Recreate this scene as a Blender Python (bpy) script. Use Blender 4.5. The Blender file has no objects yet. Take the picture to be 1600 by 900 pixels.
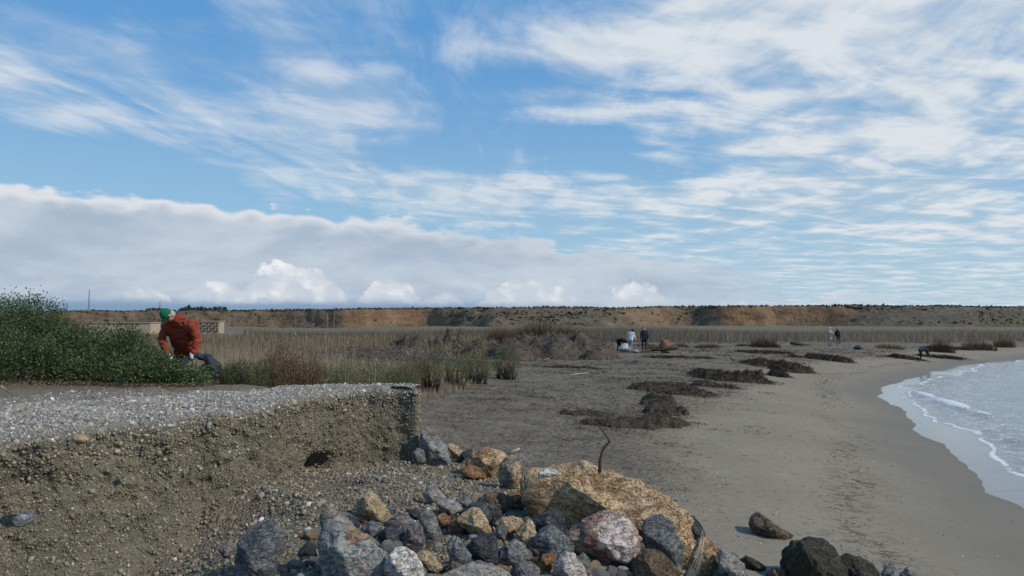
import bpy, bmesh, math, random
import numpy as np
from mathutils import Vector
R = math.radians
random.seed(7); rng = np.random.default_rng(7)
S = bpy.context.scene
C = S.collection

# ------------------------------------------------------------------ camera
FPX = 1156.0                      # focal length in 1600-px units
CAMZ = 3.3
PITCH = math.atan(53 / FPX)
cd = bpy.data.cameras.new('camera'); cam = bpy.data.objects.new('camera', cd); C.objects.link(cam)
cd.lens = 36 * FPX / 1600; cd.sensor_width = 36; cd.clip_end = 20000; cd.clip_start = 0.05
cam.location = (0, 0, CAMZ); cam.rotation_euler = (R(90) + PITCH, 0, 0)
S.camera = cam
S.render.resolution_x = 1024; S.render.resolution_y = 576
S.view_settings.view_transform = 'Standard'; S.view_settings.look = 'None'
S.view_settings.exposure = 0.0; S.view_settings.gamma = 1

SUN_EL = 40.0; SUN_AZ = 114.0      # degrees clockwise from +Y
# ------------------------------------------------------------------ node helper
class NT:
    def __init__(s, tree): s.t = tree; s.n = tree.nodes; s.l = tree.links
    def new(s, typ, **kw):
        n = s.n.new(typ)
        for k, v in kw.items(): setattr(n, k, v)
        return n
    def put(s, sock, v):
        if isinstance(v, V): s.l.new(v.s, sock)
        elif isinstance(v, bpy.types.NodeSocket): s.l.new(v, sock)
        else:
            try: sock.default_value = v
            except Exception: sock.default_value = (v[0], v[1], v[2], 1.0)
    def m(s, op, *a):
        n = s.new('ShaderNodeMath', operation=op)
        for i, v in enumerate(a): s.put(n.inputs[i], v)
        return V(s, n.outputs[0])
    def noise(s, vec, scale=5, detail=3, rough=.55, dist=0, out=0):
        n = s.new('ShaderNodeTexNoise'); s.put(n.inputs['Vector'], vec)
        n.inputs['Scale'].default_value = scale; n.inputs['Detail'].default_value = detail
        n.inputs['Roughness'].default_value = rough; n.inputs['Distortion'].default_value = dist
        return V(s, n.outputs[out])
    def voro(s, vec, scale=5, feature='F1', out='Distance', rand=1.0):
        n = s.new('ShaderNodeTexVoronoi', feature=feature); s.put(n.inputs['Vector'], vec)
        n.inputs['Scale'].default_value = scale; n.inputs['Randomness'].default_value = rand
        return V(s, n.outputs[out])
    def sm(s, v, a, b, lo=0., hi=1.):
        n = s.new('ShaderNodeMapRange', interpolation_type='SMOOTHSTEP')
        s.put(n.inputs[0], v); n.inputs[1].default_value = a; n.inputs[2].default_value = b
        n.inputs[3].default_value = lo; n.inputs[4].default_value = hi
        return V(s, n.outputs[0])
    def mix(s, f, a, b, mode='MIX'):
        n = s.new('ShaderNodeMix', data_type='RGBA', blend_type=mode)
        s.put(n.inputs['Factor'], f)
        for k, v in ((6, a), (7, b)):
            if isinstance(v, tuple): n.inputs[k].default_value = (v[0], v[1], v[2], 1)
            else: s.put(n.inputs[k], v)
        return V(s, n.outputs[2])
    def comb(s, x, y, z=0.):
        n = s.new('ShaderNodeCombineXYZ')
        for i, v in enumerate((x, y, z)): s.put(n.inputs[i], v)
        return V(s, n.outputs[0])
    def sep(s, v):
        n = s.new('ShaderNodeSeparateXYZ'); s.put(n.inputs[0], v)
        return [V(s, o) for o in n.outputs]
    def attr(s, name, out='Fac'):
        n = s.new('ShaderNodeAttribute', attribute_name=name); return V(s, n.outputs[out])
    def vmul(s, v, xyz):
        n = s.new('ShaderNodeVectorMath', operation='MULTIPLY'); s.put(n.inputs[0], v); n.inputs[1].default_value = xyz
        return V(s, n.outputs[0])
    def curve(s, v, pts):
        n = s.new('ShaderNodeFloatCurve'); s.put(n.inputs['Value'], v)
        c = n.mapping.curves[0]
        c.points[0].location = pts[0]; c.points[1].location = pts[-1]
        for p in pts[1:-1]: c.points.new(*p)
        n.mapping.update(); return V(s, n.outputs[0])
class V:
    def __init__(s, nt, sock): s.nt = nt; s.s = sock
    def __add__(s, o): return s.nt.m('ADD', s, o)
    __radd__ = __add__
    def __mul__(s, o): return s.nt.m('MULTIPLY', s, o)
    __rmul__ = __mul__
    def __sub__(s, o): return s.nt.m('SUBTRACT', s, o)
    def __rsub__(s, o): return s.nt.m('SUBTRACT', o, s)
    def __truediv__(s, o): return s.nt.m('DIVIDE', s, o)
    def max(s, o): return s.nt.m('MAXIMUM', s, o)
    def min(s, o): return s.nt.m('MINIMUM', s, o)

# ------------------------------------------------------------------ world: sky and clouds, all functions of direction
W = bpy.data.worlds.new('World'); S.world = W; W.use_nodes = True
W.node_tree.nodes.clear(); nt = NT(W.node_tree)
sky = nt.new('ShaderNodeTexSky', sky_type='NISHITA'); sky.sun_disc = False
sky.sun_elevation = R(SUN_EL); sky.sun_rotation = R(SUN_AZ)
sky.air_density = 1.25; sky.dust_density = 0.35; sky.ozone_density = 2.2
d = nt.new('ShaderNodeTexCoord').outputs['Generated']
x, y, z = nt.sep(d)
az = nt.m('ARCTAN2', x, y)
hyp = nt.m('SQRT', x * x + y * y + 1e-6)
el = z / hyp
zz = z.max(0.0) + 0.035
px_, py_ = x / zz, y / zz
def gauss(a0, e0, wa, we, amp):
    A = (az - a0) * (1 / wa); E = (el - e0) * (1 / we)
    return nt.m('EXPONENT', (A * A + E * E) * -1.0) * amp
def pxg(px, py, wx, wy, amp):          # a soft patch of sky given by where it stands in the photograph (azimuth, elevation)
    a = math.atan((px - 800) / FPX); c = math.cos(a)
    return gauss(a, (503 - py) / FPX * c, wx / FPX * c * c, wy / FPX * c, amp)
# high streaky cloud on a flat layer, drawn out along y
warp = nt.noise(nt.comb(px_ * 0.5, py_ * 0.35), 1.0, 3, .5)
U = px_ + (warp - .5) * 1.2 - py_ * 0.06
wR = nt.sm(az, -.12, .22)
st1 = nt.noise(nt.comb(U * 1.7, py_ * 0.36 - px_ * .1), 1.3, 7, .60, .4)
st2 = nt.noise(nt.comb(U * 3.0 + 7, py_ * 1.3 + 3), 1.5, 5, .58, .6)
lump = nt.noise(nt.comb(px_ * .75 + py_ * .30 + 3.1, py_ * 1.25 - px_ * .55 + 1.7), 2.1, 6, .57, .35)
soft = nt.noise(nt.comb(px_ * .42 + 9.3, py_ * .34 + 2.2), 1.5, 3, .5, .3)
lin = el - (.283 - (az + .605) * .235)
sn = nt.noise(nt.comb(az * 5 + 2, lin * 34 + az * 5), 1.0, 5, .52, .5)
streak = nt.m('EXPONENT', lin * lin * (-1 / .030 ** 2)) * nt.sm(az, .10, -.10) * (sn * 1.15 - .32)
cov = (pxg(1400, 210, 330, 150, .19) + pxg(1330, 15, 450, 70, .26) + pxg(560, 165, 190, 55, .15) + pxg(60, 120, 170, 45, .02) + streak * .55
       + pxg(470, 268, 110, 22, .03) + pxg(300, 60, 190, 45, .10) + pxg(760, 290, 160, 32, .12) + pxg(1150, 320, 330, 50, .10) + pxg(850, 60, 190, 40, .08) + pxg(950, 165, 120, 25, .08)
       + pxg(930, 225, 75, 35, -.14) + pxg(330, 230, 110, 25, -.08) + pxg(100, 235, 150, 28, -.16) + pxg(640, 30, 90, 50, -.04) + pxg(800, 120, 90, 30, -.10) + pxg(330, 130, 60, 20, -.08))
dens = st1 * (.52 - wR * .34) + lump * (.14 + wR * .38) + st2 * (.14 - wR * .04) + soft * .30 + cov
fine = nt.sm(lump * .65 + st2 * .35 + soft * .2, .48, .70)
cir = nt.sm(dens, .53, .76)
cir = nt.m('POWER', cir, .85)
veil = (cir * (.66 + .34 * fine)).min(1.0) * (.70 + wR * .22)
# pale veil towards the horizon on the right
hz = nt.sm(el, .20, .02) * nt.sm(az, -.15, .35) * .38
veil = 1.0 - (1.0 - veil) * (1.0 - hz)
blue = nt.mix(1.0, V(nt, sky.outputs[0]), (0.80, 0.96, 1.12), 'MULTIPLY')
air = nt.mix(nt.sm(el, 0.0, .42), (3.5, 5.7, 7.4), (1.15, 3.35, 6.7))
blue = nt.mix(.85, blue, air)
ccol = nt.mix(fine, (5.0, 6.0, 6.9), (7.6, 7.9, 8.2))
col = nt.mix(veil, blue, ccol)
# the long bank of cloud low on the left
an = az * .5 + .5
top = nt.curve(nt.m('MULTIPLY', nt.m('ADD', az, 1.6), 1 / 3.2),
               [(0, .30), (.13, .46), (.31, .515), (.37, .505), (.435, .47), (.50, .385), (.54, .33), (.585, .265), (.605, .20), (.63, .0), (1.0, 0)])
top = top * .30
bn = nt.noise(nt.comb(az * 10, el * 26), 1.0, 6, .6)
h1b = nt.noise(nt.comb(az * 16 + 3, el * 30), 1.0, 5, .6)
bn2 = nt.noise(nt.comb(az * 4 + 5, el * 12), 1.0, 6, .6, .3)
rag = nt.voro(nt.comb(az * 38 + bn * 2.0, el * 60 + bn * 2.5), 1.0, 'SMOOTH_F1')
edge = top + (bn - .5) * .038 - (rag - .35) * .024 - el
bank = nt.sm(edge, -.001, .008)
rend = nt.sm(az + (bn2 - .5) * .3, .40, .16)
bank = bank * (.30 + .70 * rend)
rim = nt.sm(edge, .030, .002) * .95 * nt.sm(bn, .25, .50)
bcol = nt.mix(nt.sm(bn2, .36, .66), (3.9, 4.8, 6.0), (5.6, 6.3, 7.2))
bcol = nt.mix(rim * nt.sm(az, .45, -.5), bcol, (8.0, 8.1, 8.3))
bcol = nt.mix(nt.sm(h1b, .50, .74) * nt.sm(el, .12, .03) * .4, bcol, (7.6, 7.9, 8.2))
col = nt.mix(bank * .97, col, bcol)
# slate-blue gap under the bank
gap = nt.sm(el + (bn - .5) * .010, .034, .018) * nt.sm(az + (bn2 - .5) * .3, .30, -.15)
col = nt.mix(gap * .9, col, (2.0, 3.2, 4.9))
# small bright cumulus standing in a row along the horizon
h1 = nt.noise(nt.comb(az * 34 + el * 6, el * 46), 1.0, 5, .62)
h2 = nt.voro(nt.comb(az * 60 + h1 * 1.8, el * 66 + h1 * 1.8), 1.0, 'SMOOTH_F1')
def puff(px, w, ytop, ybot, seed):
    a = math.atan((px - 800) / FPX); c = math.cos(a)
    e1 = (503 - ytop) / FPX * c; e0 = (503 - ybot) / FPX * c; wa = w / FPX * c * c
    t = (az - a) * (1 / wa) + (h1 - .5) * .5
    dome = (1.0 - t * t).max(0.0)
    e = nt.m('POWER', dome, .6) * ((e1 - e0) * 1.12) + (h1 - .5) * ((e1 - e0) * .9) + e0 - (h2 - .15) * .012 - el
    m = nt.sm(e, -.001, .007) * nt.sm(el + (h1 - .5) * .014, e0 - .003, e0 + .009) * nt.sm(dome, 0, .3)
    lit = nt.sm(h1 + (el - e0) * (5.0) - h2 * .45, .25, .85)
    return m, lit
for (p, w, t_, b_, sd, br) in ((455, 95, 414, 474, 1, 1.), (345, 62, 440, 474, 8, .8), (610, 50, 436, 474, 3, .9), (228, 46, 447, 471, 4, .75),
                           (110, 34, 456, 470, 5, .7), (822, 84, 436, 478, 6, 1.), (995, 56, 442, 478, 7, .9), (1340, 75, 452, 474, 9, .8), (690, 40, 455, 478, 12, .5),
                           (1094, 14, 446, 456, 13, .7), (18, 30, 455, 470, 15, .6), (641, 42, 333, 346, 16, .8), (735, 22, 348, 358, 17, .8), (1170, 60, 468, 480, 18, .5), (1500,70,472,482,19,.4)):
    m, lit = puff(p, w, t_, b_, sd * 3.7)
    pc = nt.mix(lit, (5.6, 6.2, 7.0), (8.8, 8.9, 9.0))
    col = nt.mix(m * min(1, br + .1), col, pc)
bg = nt.new('ShaderNodeBackground'); nt.put(bg.inputs[0], col); bg.inputs[1].default_value = 0.10
wo = nt.new('ShaderNodeOutputWorld'); nt.l.new(bg.outputs[0], wo.inputs[0])
W.cycles.sampling_method = 'MANUAL'; W.cycles.sample_map_resolution = 512

sl = bpy.data.lights.new('sun', 'SUN'); so = bpy.data.objects.new('sun', sl); C.objects.link(so)
sl.energy = 3.3; sl.angle = R(0.6); sl.color = (1.0, .90, .76)
sv = Vector((math.sin(R(SUN_AZ)) * math.cos(R(SUN_EL)), math.cos(R(SUN_AZ)) * math.cos(R(SUN_EL)), math.sin(R(SUN_EL))))
so.rotation_euler = sv.to_track_quat('Z', 'Y').to_euler()

# ------------------------------------------------------------------ numpy noise
def _h(ix, iy, iz, seed):
    with np.errstate(over='ignore'):
        h = (ix.astype(np.uint32) * np.uint32(374761393) + iy.astype(np.uint32) * np.uint32(668265263) + iz.astype(np.uint32) * np.uint32(2147483647) + np.uint32(seed * 1013 + 17))
        h = (h ^ (h >> np.uint32(13))) * np.uint32(1274126177); h = (h ^ (h >> np.uint32(16))) * np.uint32(2246822519)
        h = h ^ (h >> np.uint32(15))
    return h.astype(np.float64) / 4294967295.0
def vn(p, seed=0):
    p = np.asarray(p, float)
    i = np.floor(p).astype(np.int64); f = p - i; u = f * f * (3 - 2 * f); r = 0
    for a in (0, 1):
        wx = u[:, 0] if a else 1 - u[:, 0]
        for b in (0, 1):
            wy = u[:, 1] if b else 1 - u[:, 1]
            for c in (0, 1):
                wz = u[:, 2] if c else 1 - u[:, 2]
                r = r + wx * wy * wz * _h(i[:, 0] + a, i[:, 1] + b, i[:, 2] + c, seed)
    return r * 2 - 1
def fbm(p, oct=4, seed=0, gain=.5):
    p = np.asarray(p, float); r = 0; a = 1
    for k in range(oct):
        r = r + a * vn(p * (2 ** k) + k * 13.7, seed + k); a *= gain
    return r
def n2(x, y, s, oct=3, seed=0):
    x = np.ravel(np.asarray(x, float)); y = np.ravel(np.asarray(y, float))
    return fbm(np.stack([x * s, y * s, np.zeros_like(x)], 1), oct, seed)
def sst(v, a, b):
    t = np.clip((v - a) / (b - a), 0, 1); return t * t * (3 - 2 * t)

# ------------------------------------------------------------------ rays and the lie of the land
def rays(px, py):
    u = (px - 800) / FPX; v = -(py - 450) / FPX
    c, s = math.cos(PITCH), math.sin(PITCH)
    dy = c - v * s; dz = s + v * c
    return u / dy, dz / dy                      # x and z per metre of y
def P(px, py, Y):
    a, b = rays(px, py); return Vector((a * Y, Y, CAMZ + b * Y))
def Pz(px, py, z):
    a, b = rays(px, py); Y = (z - CAMZ) / b; return Vector((a * Y, Y, z))
SHORE = np.array([(-6, -60), (0, -20), (4.2, 0), (7.0, 8), (9.0, 13), (10.0, 16.4), (11.4, 20.4), (14.2, 27.5), (16.0, 33), (19.0, 38), (25.0, 45), (35, 57), (49, 69), (75, 78), (130, 86), (300, 90), (1500, 60), (6000, 0)], float)
def shore_dist(x, y):                           # + inland, - at sea
    x = np.ravel(x).astype(float); y = np.ravel(y).astype(float)
    best = np.full(x.shape, 1e9); sg = np.ones(x.shape)
    for (ax, ay), (bx, by) in zip(SHORE[:-1], SHORE[1:]):
        ex, ey = bx - ax, by - ay
        t = np.clip(((x - ax) * ex + (y - ay) * ey) / (ex * ex + ey * ey), 0, 1)
        dx, dy = x - ax - t * ex, y - ay - t * ey; dd = np.hypot(dx, dy)
        cr = ex * dy - ey * dx
        k = dd < best; best = np.where(k, dd, best); sg = np.where(k, np.sign(cr), sg)
    w = .35 * vn(np.stack([x * .35, y * .35, x * 0], 1), 5) + .12 * vn(np.stack([x * 1.1, y * 1.1, x * 0], 1), 6)
    return best * sg + w
BZ = 2.2
EDGE_PX = [(-900, 900), (-420, 760), (-200, 712), (0, 682), (94, 674), (189, 662), (264, 655), (302, 646), (350, 643), (400, 636), (448, 624), (512, 613), (575, 606), (628, 604)]
EDGE = np.array([tuple(Pz(a, b, BZ))[:2] for a, b in EDGE_PX])
ex_y = EDGE[:, 1]; ex_x = EDGE[:, 0]
def gz(x, y):
    sh = np.shape(x); x = np.ravel(np.asarray(x, float)); y = np.ravel(np.asarray(y, float))
    sd = shore_dist(x, y)
    z = np.where(sd > 0, 1.22 * (1 - np.exp(-np.maximum(sd, 0) / 6.5)), np.maximum(sd * .09, -1.8))
    inl = sst(sd, 1, 8)
    z = z + inl * (.06 * n2(x, y, .22, 2, 3) + .022 * n2(x, y, 1.1, 3, 4) + .032 * n2(x, y, 3.0, 3, 9) * sst(sd, 4.5, 7.5))
    # heap of rubble and scree against the bank
    pile = sst(x, 2.1, -.9) * sst(y, 12.2, 8.6)
    z = z - .25 * sst(x, -2.4, -4.0) * sst(y, 9.5, 8.0)
    z = z + .30 * pile * (1 - .9 * sst(x, -2.2, -3.6) * sst(y, 9.5, 8.0)) + .045 * pile * n2(x, y, 2.5, 3, 12)
    sc = np.exp(-(((x + 1.75) / .85) ** 2 + ((y - 10.3) / 1.2) ** 2)); z = z + .10 * sc
    z = z - .22 * np.exp(-(((x + 2.45) / .33) ** 2 + ((y - 9.9) / .45) ** 2))
    # plateau behind and on top of the bank
    xe = np.interp(y, ex_y, ex_x)
    back = np.interp(y, [12.2, 13.2, 16, 20, 30, 45], [-2.3, -2.7, -4.6, -7.5, -14, -30])
    edge = np.where(y < 12.4, xe - 1.15, back)
    soft = np.interp(y, [11.5, 13, 20], [.35, 1.6, 5.0])
    m = sst(edge - x, 0, 1) if False else np.clip((edge - x) / soft + .0, 0, 1); m = m * m * (3 - 2 * m)
    plat = (BZ - .05) - .30 * sst(y, 13.6, 15.5) - .55 * sst(y, 16, 34)
    z = z * (1 - m) + np.maximum(plat, z) * m + m * .02 * n2(x, y, 1.4, 2, 8)
    # shallow basin inland on the left, where the low building stands
    z = z - 2.9 * np.exp(-(((x + 118) / 70) ** 2 + ((y - 290) / 120) ** 2))
    return z.reshape(sh)
def g1(x, y): return float(gz(np.array([x]), np.array([y]))[0])
def ground_at(px, py):                         # where the ray through a point of the photograph meets the land
    a, b = rays(px, py)
    Y = np.concatenate([np.arange(3, 40, .04), np.arange(40, 400, .4)])
    h = CAMZ + b * Y - gz(a * Y, Y)
    k = np.where(h <= 0)[0]
    Yh = Y[k[0]] if len(k) else 300.0
    return Vector((a * Yh, Yh, g1(a * Yh, Yh)))

# ------------------------------------------------------------------ mesh helpers
def mesh_np(name, v, f, mat, parent=None, smooth=True, attrs=None, cols=None, origin=None):
    v = np.asarray(v, float); f = np.asarray(f)
    if origin is not None: v = v - np.array(origin)
    me = bpy.data.meshes.new(name); n = len(f); k = f.shape[1]
    me.vertices.add(len(v)); me.vertices.foreach_set('co', v.ravel())
    me.loops.add(n * k); me.loops.foreach_set('vertex_index', f.ravel().astype(np.int32))
    me.polygons.add(n); me.polygons.foreach_set('loop_start', np.arange(0, n * k, k, dtype=np.int32))
    me.polygons.foreach_set('use_smooth', np.full(n, smooth))
    me.update(calc_edges=True); me.validate()
    for nm, a in (attrs or {}).items():
        at = me.attributes.new(nm, 'FLOAT', 'POINT'); at.data.foreach_set('value', np.asarray(a, np.float32).ravel())
    if cols is not None:
        at = me.attributes.new('tint', 'FLOAT_COLOR', 'POINT')
        at.data.foreach_set('color', np.concatenate([cols, np.ones((len(cols), 1))], 1).astype(np.float32).ravel())
    me.materials.append(mat)
    o = bpy.data.objects.new(name, me); C.objects.link(o)
    if origin is not None: o.location = origin
    if parent is not None:
        o.parent = parent
        o.location = Vector(origin or (0, 0, 0)) - parent.location if origin is not None else -parent.location
    return o
def tag(o, label=None, cat=None, group=None, kind=None):
    for k, v in (('label', label), ('category', cat), ('group', group), ('kind', kind)):
        if v: o[k] = v
    return o
def empty(name, loc):
    o = bpy.data.objects.new(name, None); C.objects.link(o); o.location = loc; o.empty_display_size = .2; return o
def grid_faces(nu, nv):
    i = np.arange(nu * nv).reshape(nu, nv)
    return np.stack([i[:-1, :-1].ravel(), i[1:, :-1].ravel(), i[1:, 1:].ravel(), i[:-1, 1:].ravel()], 1)
_ico = {}
def ico(sub):
    if sub not in _ico:
        bm = bmesh.new(); bmesh.ops.create_icosphere(bm, subdivisions=sub, radius=1)
        _ico[sub] = (np.array([v.co[:] for v in bm.verts]), np.array([[v.index for v in f.verts] for f in bm.faces])); bm.free()
    return _ico[sub]
def rotmats(n, full=True):
    q = rng.normal(size=(n, 4)); q /= np.linalg.norm(q, axis=1)[:, None]
    w, x, y, z = q.T
    return np.stack([1 - 2 * (y * y + z * z), 2 * (x * y - z * w), 2 * (x * z + y * w), 2 * (x * y + z * w), 1 - 2 * (x * x + z * z), 2 * (y * z - x * w),
                     2 * (x * z - y * w), 2 * (y * z + x * w), 1 - 2 * (x * x + y * y)], 1).reshape(n, 3, 3)
def frames(dirs, roll=None):                    # matrices whose columns are side, dir, normal
    n = len(dirs); dd = dirs / np.linalg.norm(dirs, axis=1)[:, None]
    r = rng.normal(size=(n, 3)); s = np.cross(dd, r); s /= np.linalg.norm(s, axis=1)[:, None] + 1e-9
    t = np.cross(s, dd); return np.stack([s, dd, t], 2)
def scatter(tv, tf, cen, M, scl, col=None):
    n = len(cen); nv = len(tv)
    scl = np.asarray(scl); scl = scl[:, None] * np.ones((1, 3)) if scl.ndim == 1 else scl
    v = np.einsum('nij,nkj->nki', M, tv[None] * scl[:, None, :]) + cen[:, None, :]
    f = tf[None] + (np.arange(n) * nv)[:, None, None]
    c = np.repeat(col, nv, 0) if col is not None else None
    return v.reshape(-1, 3), f.reshape(-1, tf.shape[1]), c
def tube(pts, rad, k=6):
    pts = [Vector(p) for p in pts]; V_ = []; F = []
    for i, p in enumerate(pts):
        t = (pts[min(i + 1, len(pts) - 1)] - pts[max(i - 1, 0)]).normalized()
        a = t.cross(Vector((.31, .77, .55))).normalized(); b = t.cross(a); r = rad[i] if hasattr(rad, '__len__') else rad
        for j in range(k):
            an = 2 * math.pi * j / k; V_.append(tuple(p + (a * math.cos(an) + b * math.sin(an)) * r))
    for i in range(len(pts) - 1):
        for j in range(k): F.append((i * k + j, i * k + (j + 1) % k, (i + 1) * k + (j + 1) % k, (i + 1) * k + j))
    n = len(V_); V_.append(tuple(pts[0])); V_.append(tuple(pts[-1]))
    T = [(a, b, c) for a, b, c, d_ in F] + [(a, c, d_) for a, b, c, d_ in F]
    for j in range(k):
        T.append((n, (j + 1) % k, j)); T.append((n + 1, (len(pts) - 1) * k + j, (len(pts) - 1) * k + (j + 1) % k))
    return np.array(V_), np.array(T)
def cat(parts):
    V_, F, Cc, o = [], [], [], 0
    for p in parts:
        V_.append(p[0]); F.append(p[1] + o); o += len(p[0])
        if len(p) > 2 and p[2] is not None: Cc.append(p[2])
    return np.concatenate(V_), np.concatenate(F), (np.concatenate(Cc) if Cc else None)
def boxm(lo, hi):
    (x0, y0, z0), (x1, y1, z1) = lo, hi
    v = np.array([(x0, y0, z0), (x1, y0, z0), (x1, y1, z0), (x0, y1, z0), (x0, y0, z1), (x1, y0, z1), (x1, y1, z1), (x0, y1, z1)], float)
    q = [(0, 3, 2, 1), (4, 5, 6, 7), (0, 1, 5, 4), (1, 2, 6, 5), (2, 3, 7, 6), (3, 0, 4, 7)]
    return v, np.array([t for a, b, c, d_ in q for t in ((a, b, c), (a, c, d_))])

# ------------------------------------------------------------------ materials
def mat(name):
    m = bpy.data.materials.new(name); m.use_nodes = True; m.node_tree.nodes.clear()
    t = NT(m.node_tree); b = t.new('ShaderNodeBsdfPrincipled'); o = t.new('ShaderNodeOutputMaterial')
    t.l.new(b.outputs[0], o.inputs[0]); return m, t, b
def bump(t, b, h, strength=.5, dist=.01):
    n = t.new('ShaderNodeBump'); n.inputs['Strength'].default_value = strength; n.inputs['Distance'].default_value = dist
    t.put(n.inputs['Height'], h); t.l.new(n.outputs[0], b.inputs['Normal'])
def objc(t): return t.new('ShaderNodeTexCoord').outputs['Object']
def simple(name, c, c2=None, rough=.85, scale=12, bs=.3, bd=.01, spec=.3):
    m, t, b = mat(name); oc = objc(t); n = t.noise(oc, scale, 4, .6)
    t.put(b.inputs['Base Color'], t.mix(t.sm(n, .3, .7), c, c2 or tuple(k * .75 for k in c)))
    b.inputs['Roughness'].default_value = rough; b.inputs['Specular IOR Level'].default_value = spec
    bump(t, b, t.noise(oc, scale * 4, 4, .6), bs, bd); return m
def tinted(name, rough=.8, spec=.3, transl=0., scale=60, bs=.2):
    m, t, b = mat(name); t.put(b.inputs['Base Color'], t.attr('tint', 'Color'))
    b.inputs['Roughness'].default_value = rough; b.inputs['Specular IOR Level'].default_value = spec
    if bs: bump(t, b, t.noise(objc(t), scale, 3, .6), bs, .004)
    if transl:
        tr = t.new('ShaderNodeBsdfTranslucent'); t.put(tr.inputs[0], t.attr('tint', 'Color'))
        mx = t.new('ShaderNodeMixShader'); mx.inputs[0].default_value = transl
        t.l.new(b.outputs[0], mx.inputs[1]); t.l.new(tr.outputs[0], mx.inputs[2])
        t.l.new(mx.outputs[0], [n for n in t.n if n.type == 'OUTPUT_MATERIAL'][0].inputs[0])
    return m
def rock_mat(name, a, b_, c, vs=3., pit=0., vein=0., veinc=(.6, .58, .55), bs=.6, patch=None):
    m, t, b = mat(name)
    tc = t.new('ShaderNodeTexCoord').outputs['Object']; oi = t.new('ShaderNodeObjectInfo').outputs['Random']
    ad = t.new('ShaderNodeVectorMath', operation='ADD'); t.l.new(tc, ad.inputs[0]); t.put(ad.inputs[1], t.comb(V(t, oi) * 37, V(t, oi) * 91, V(t, oi) * 53)); oc = V(t, ad.outputs[0])
    n1 = t.noise(oc, vs, 6, .65, .6); n2_ = t.noise(oc, vs * 3.1, 5, .65, .3)
    n3 = t.noise(oc, 60, 4, .7)
    col = t.mix(t.sm(n1, .40, .62), a, b_); col = t.mix(t.sm(n2_, .48, .70), col, c)
    if patch: col = t.mix(t.sm(t.noise(oc, vs * .8, 5, .6, 1.2), .54, .60), col, patch)
    if vein:
        v = t.m('ABSOLUTE', t.noise(t.vmul(oc, (1, .5, 1.8)), vs * 1.1, 4, .6, .8) - .5)
        col = t.mix(t.sm(v, .016, .003) * vein * t.sm(n2_, .42, .6), col, veinc)
    col = t.mix(.40, col, t.mix(t.sm(n3, .28, .72), (.5, .5, .5), (1.6, 1.6, 1.6)), 'MULTIPLY')
    cr = t.m('ABSOLUTE', t.noise(t.vmul(oc, (1, 1, 2.2)), vs * 2.3, 5, .6, .4) - .5); crk = t.sm(cr, .03, 0)
    col = t.mix(crk * .5, col, tuple(k * .35 for k in a))
    h = n3 * .28 + n2_ * 1.3 - crk * .7 + t.noise(oc, vs * 6, 5, .7) * 1.0
    if pit:
        vv = t.voro(oc, 26, 'F1'); vv2 = t.voro(oc, 55, 'F1'); pits = t.sm(vv, .42, .12) * t.sm(n2_, .44, .6)
        h = h - pits * (1.6 * pit) - t.sm(vv2, .4, .1) * pit * .5
        col = t.mix(pits * .28 * pit, col, tuple(k * .45 for k in a))
    t.put(b.inputs['Base Color'], col); t.put(b.inputs['Roughness'], t.sm(n2_, .2, .8, .95, .68)); b.inputs['Specular IOR Level'].default_value = .35
    bump(t, b, h, min(1, bs * 1.5), .04); return m
RM = {
 'ochre': rock_mat('ochre_stone', (.47, .32, .18), (.60, .44, .27), (.28, .17, .09), 2.6, 1.2, bs=.9, patch=(.33, .20, .105)),
 'tan': rock_mat('tan_stone', (.50, .37, .22), (.60, .46, .30), (.30, .20, .13), 5, .4),
 'grey': rock_mat('grey_stone', (.18, .18, .175), (.27, .26, .24), (.11, .115, .12), 4, 0, .5),
 'blue': rock_mat('blue_grey_stone', (.13, .14, .15), (.21, .215, .215), (.075, .082, .092), 4, 0, .6),
 'dark': rock_mat('dark_stone', (.045, .049, .057), (.095, .10, .108), (.03, .033, .038), 5, 0, .55, (.35, .36, .38)),
 'pink': rock_mat('red_and_white_stone', (.62, .55, .50), (.27, .12, .08), (.12, .08, .07), 3.2, .3, .6, (.7, .68, .66), 1.0),
 'white': rock_mat('white_stone', (.66, .64, .60), (.74, .71, .67), (.34, .27, .20), 4, 0, 0, patch=(.36, .23, .12)),
 'whitered': rock_mat('white_and_rust_stone', (.60, .56, .53), (.5, .42, .37), (.30, .16, .12), 5, .1, .2),
 'brown': rock_mat('brown_stone', (.15, .105, .07), (.23, .165, .11), (.08, .06, .045), 6, .7, bs=.9),
 'rust': rock_mat('rust_stone', (.37, .20, .09), (.26, .13, .07), (.16, .10, .065), 6, .4),
 'pale': rock_mat('pale_stone', (.30, .28, .25), (.40, .37, .33), (.17, .16, .15), 6, .2, .5),
 'purple': rock_mat('purple_grey_stone', (.17, .145, .145), (.25, .22, .21), (.085, .08, .09), 5, 0, .7),
 'moss': rock_mat('wet_dark_stone', (.055, .050, .037), (.10, .088, .060), (.032, .030, .024), 7, .8, bs=1.),
 'slab': rock_mat('slate_blue_stone', (.24, .255, .25), (.32, .33, .31), (.14, .155, .165), 3, 0, .35, patch=(.27, .19, .125)),
 'two': rock_mat('tan_and_slate_stone', (.46, .33, .19), (.17, .17, .17), (.10, .105, .115), 2.0, .4),
}
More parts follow.
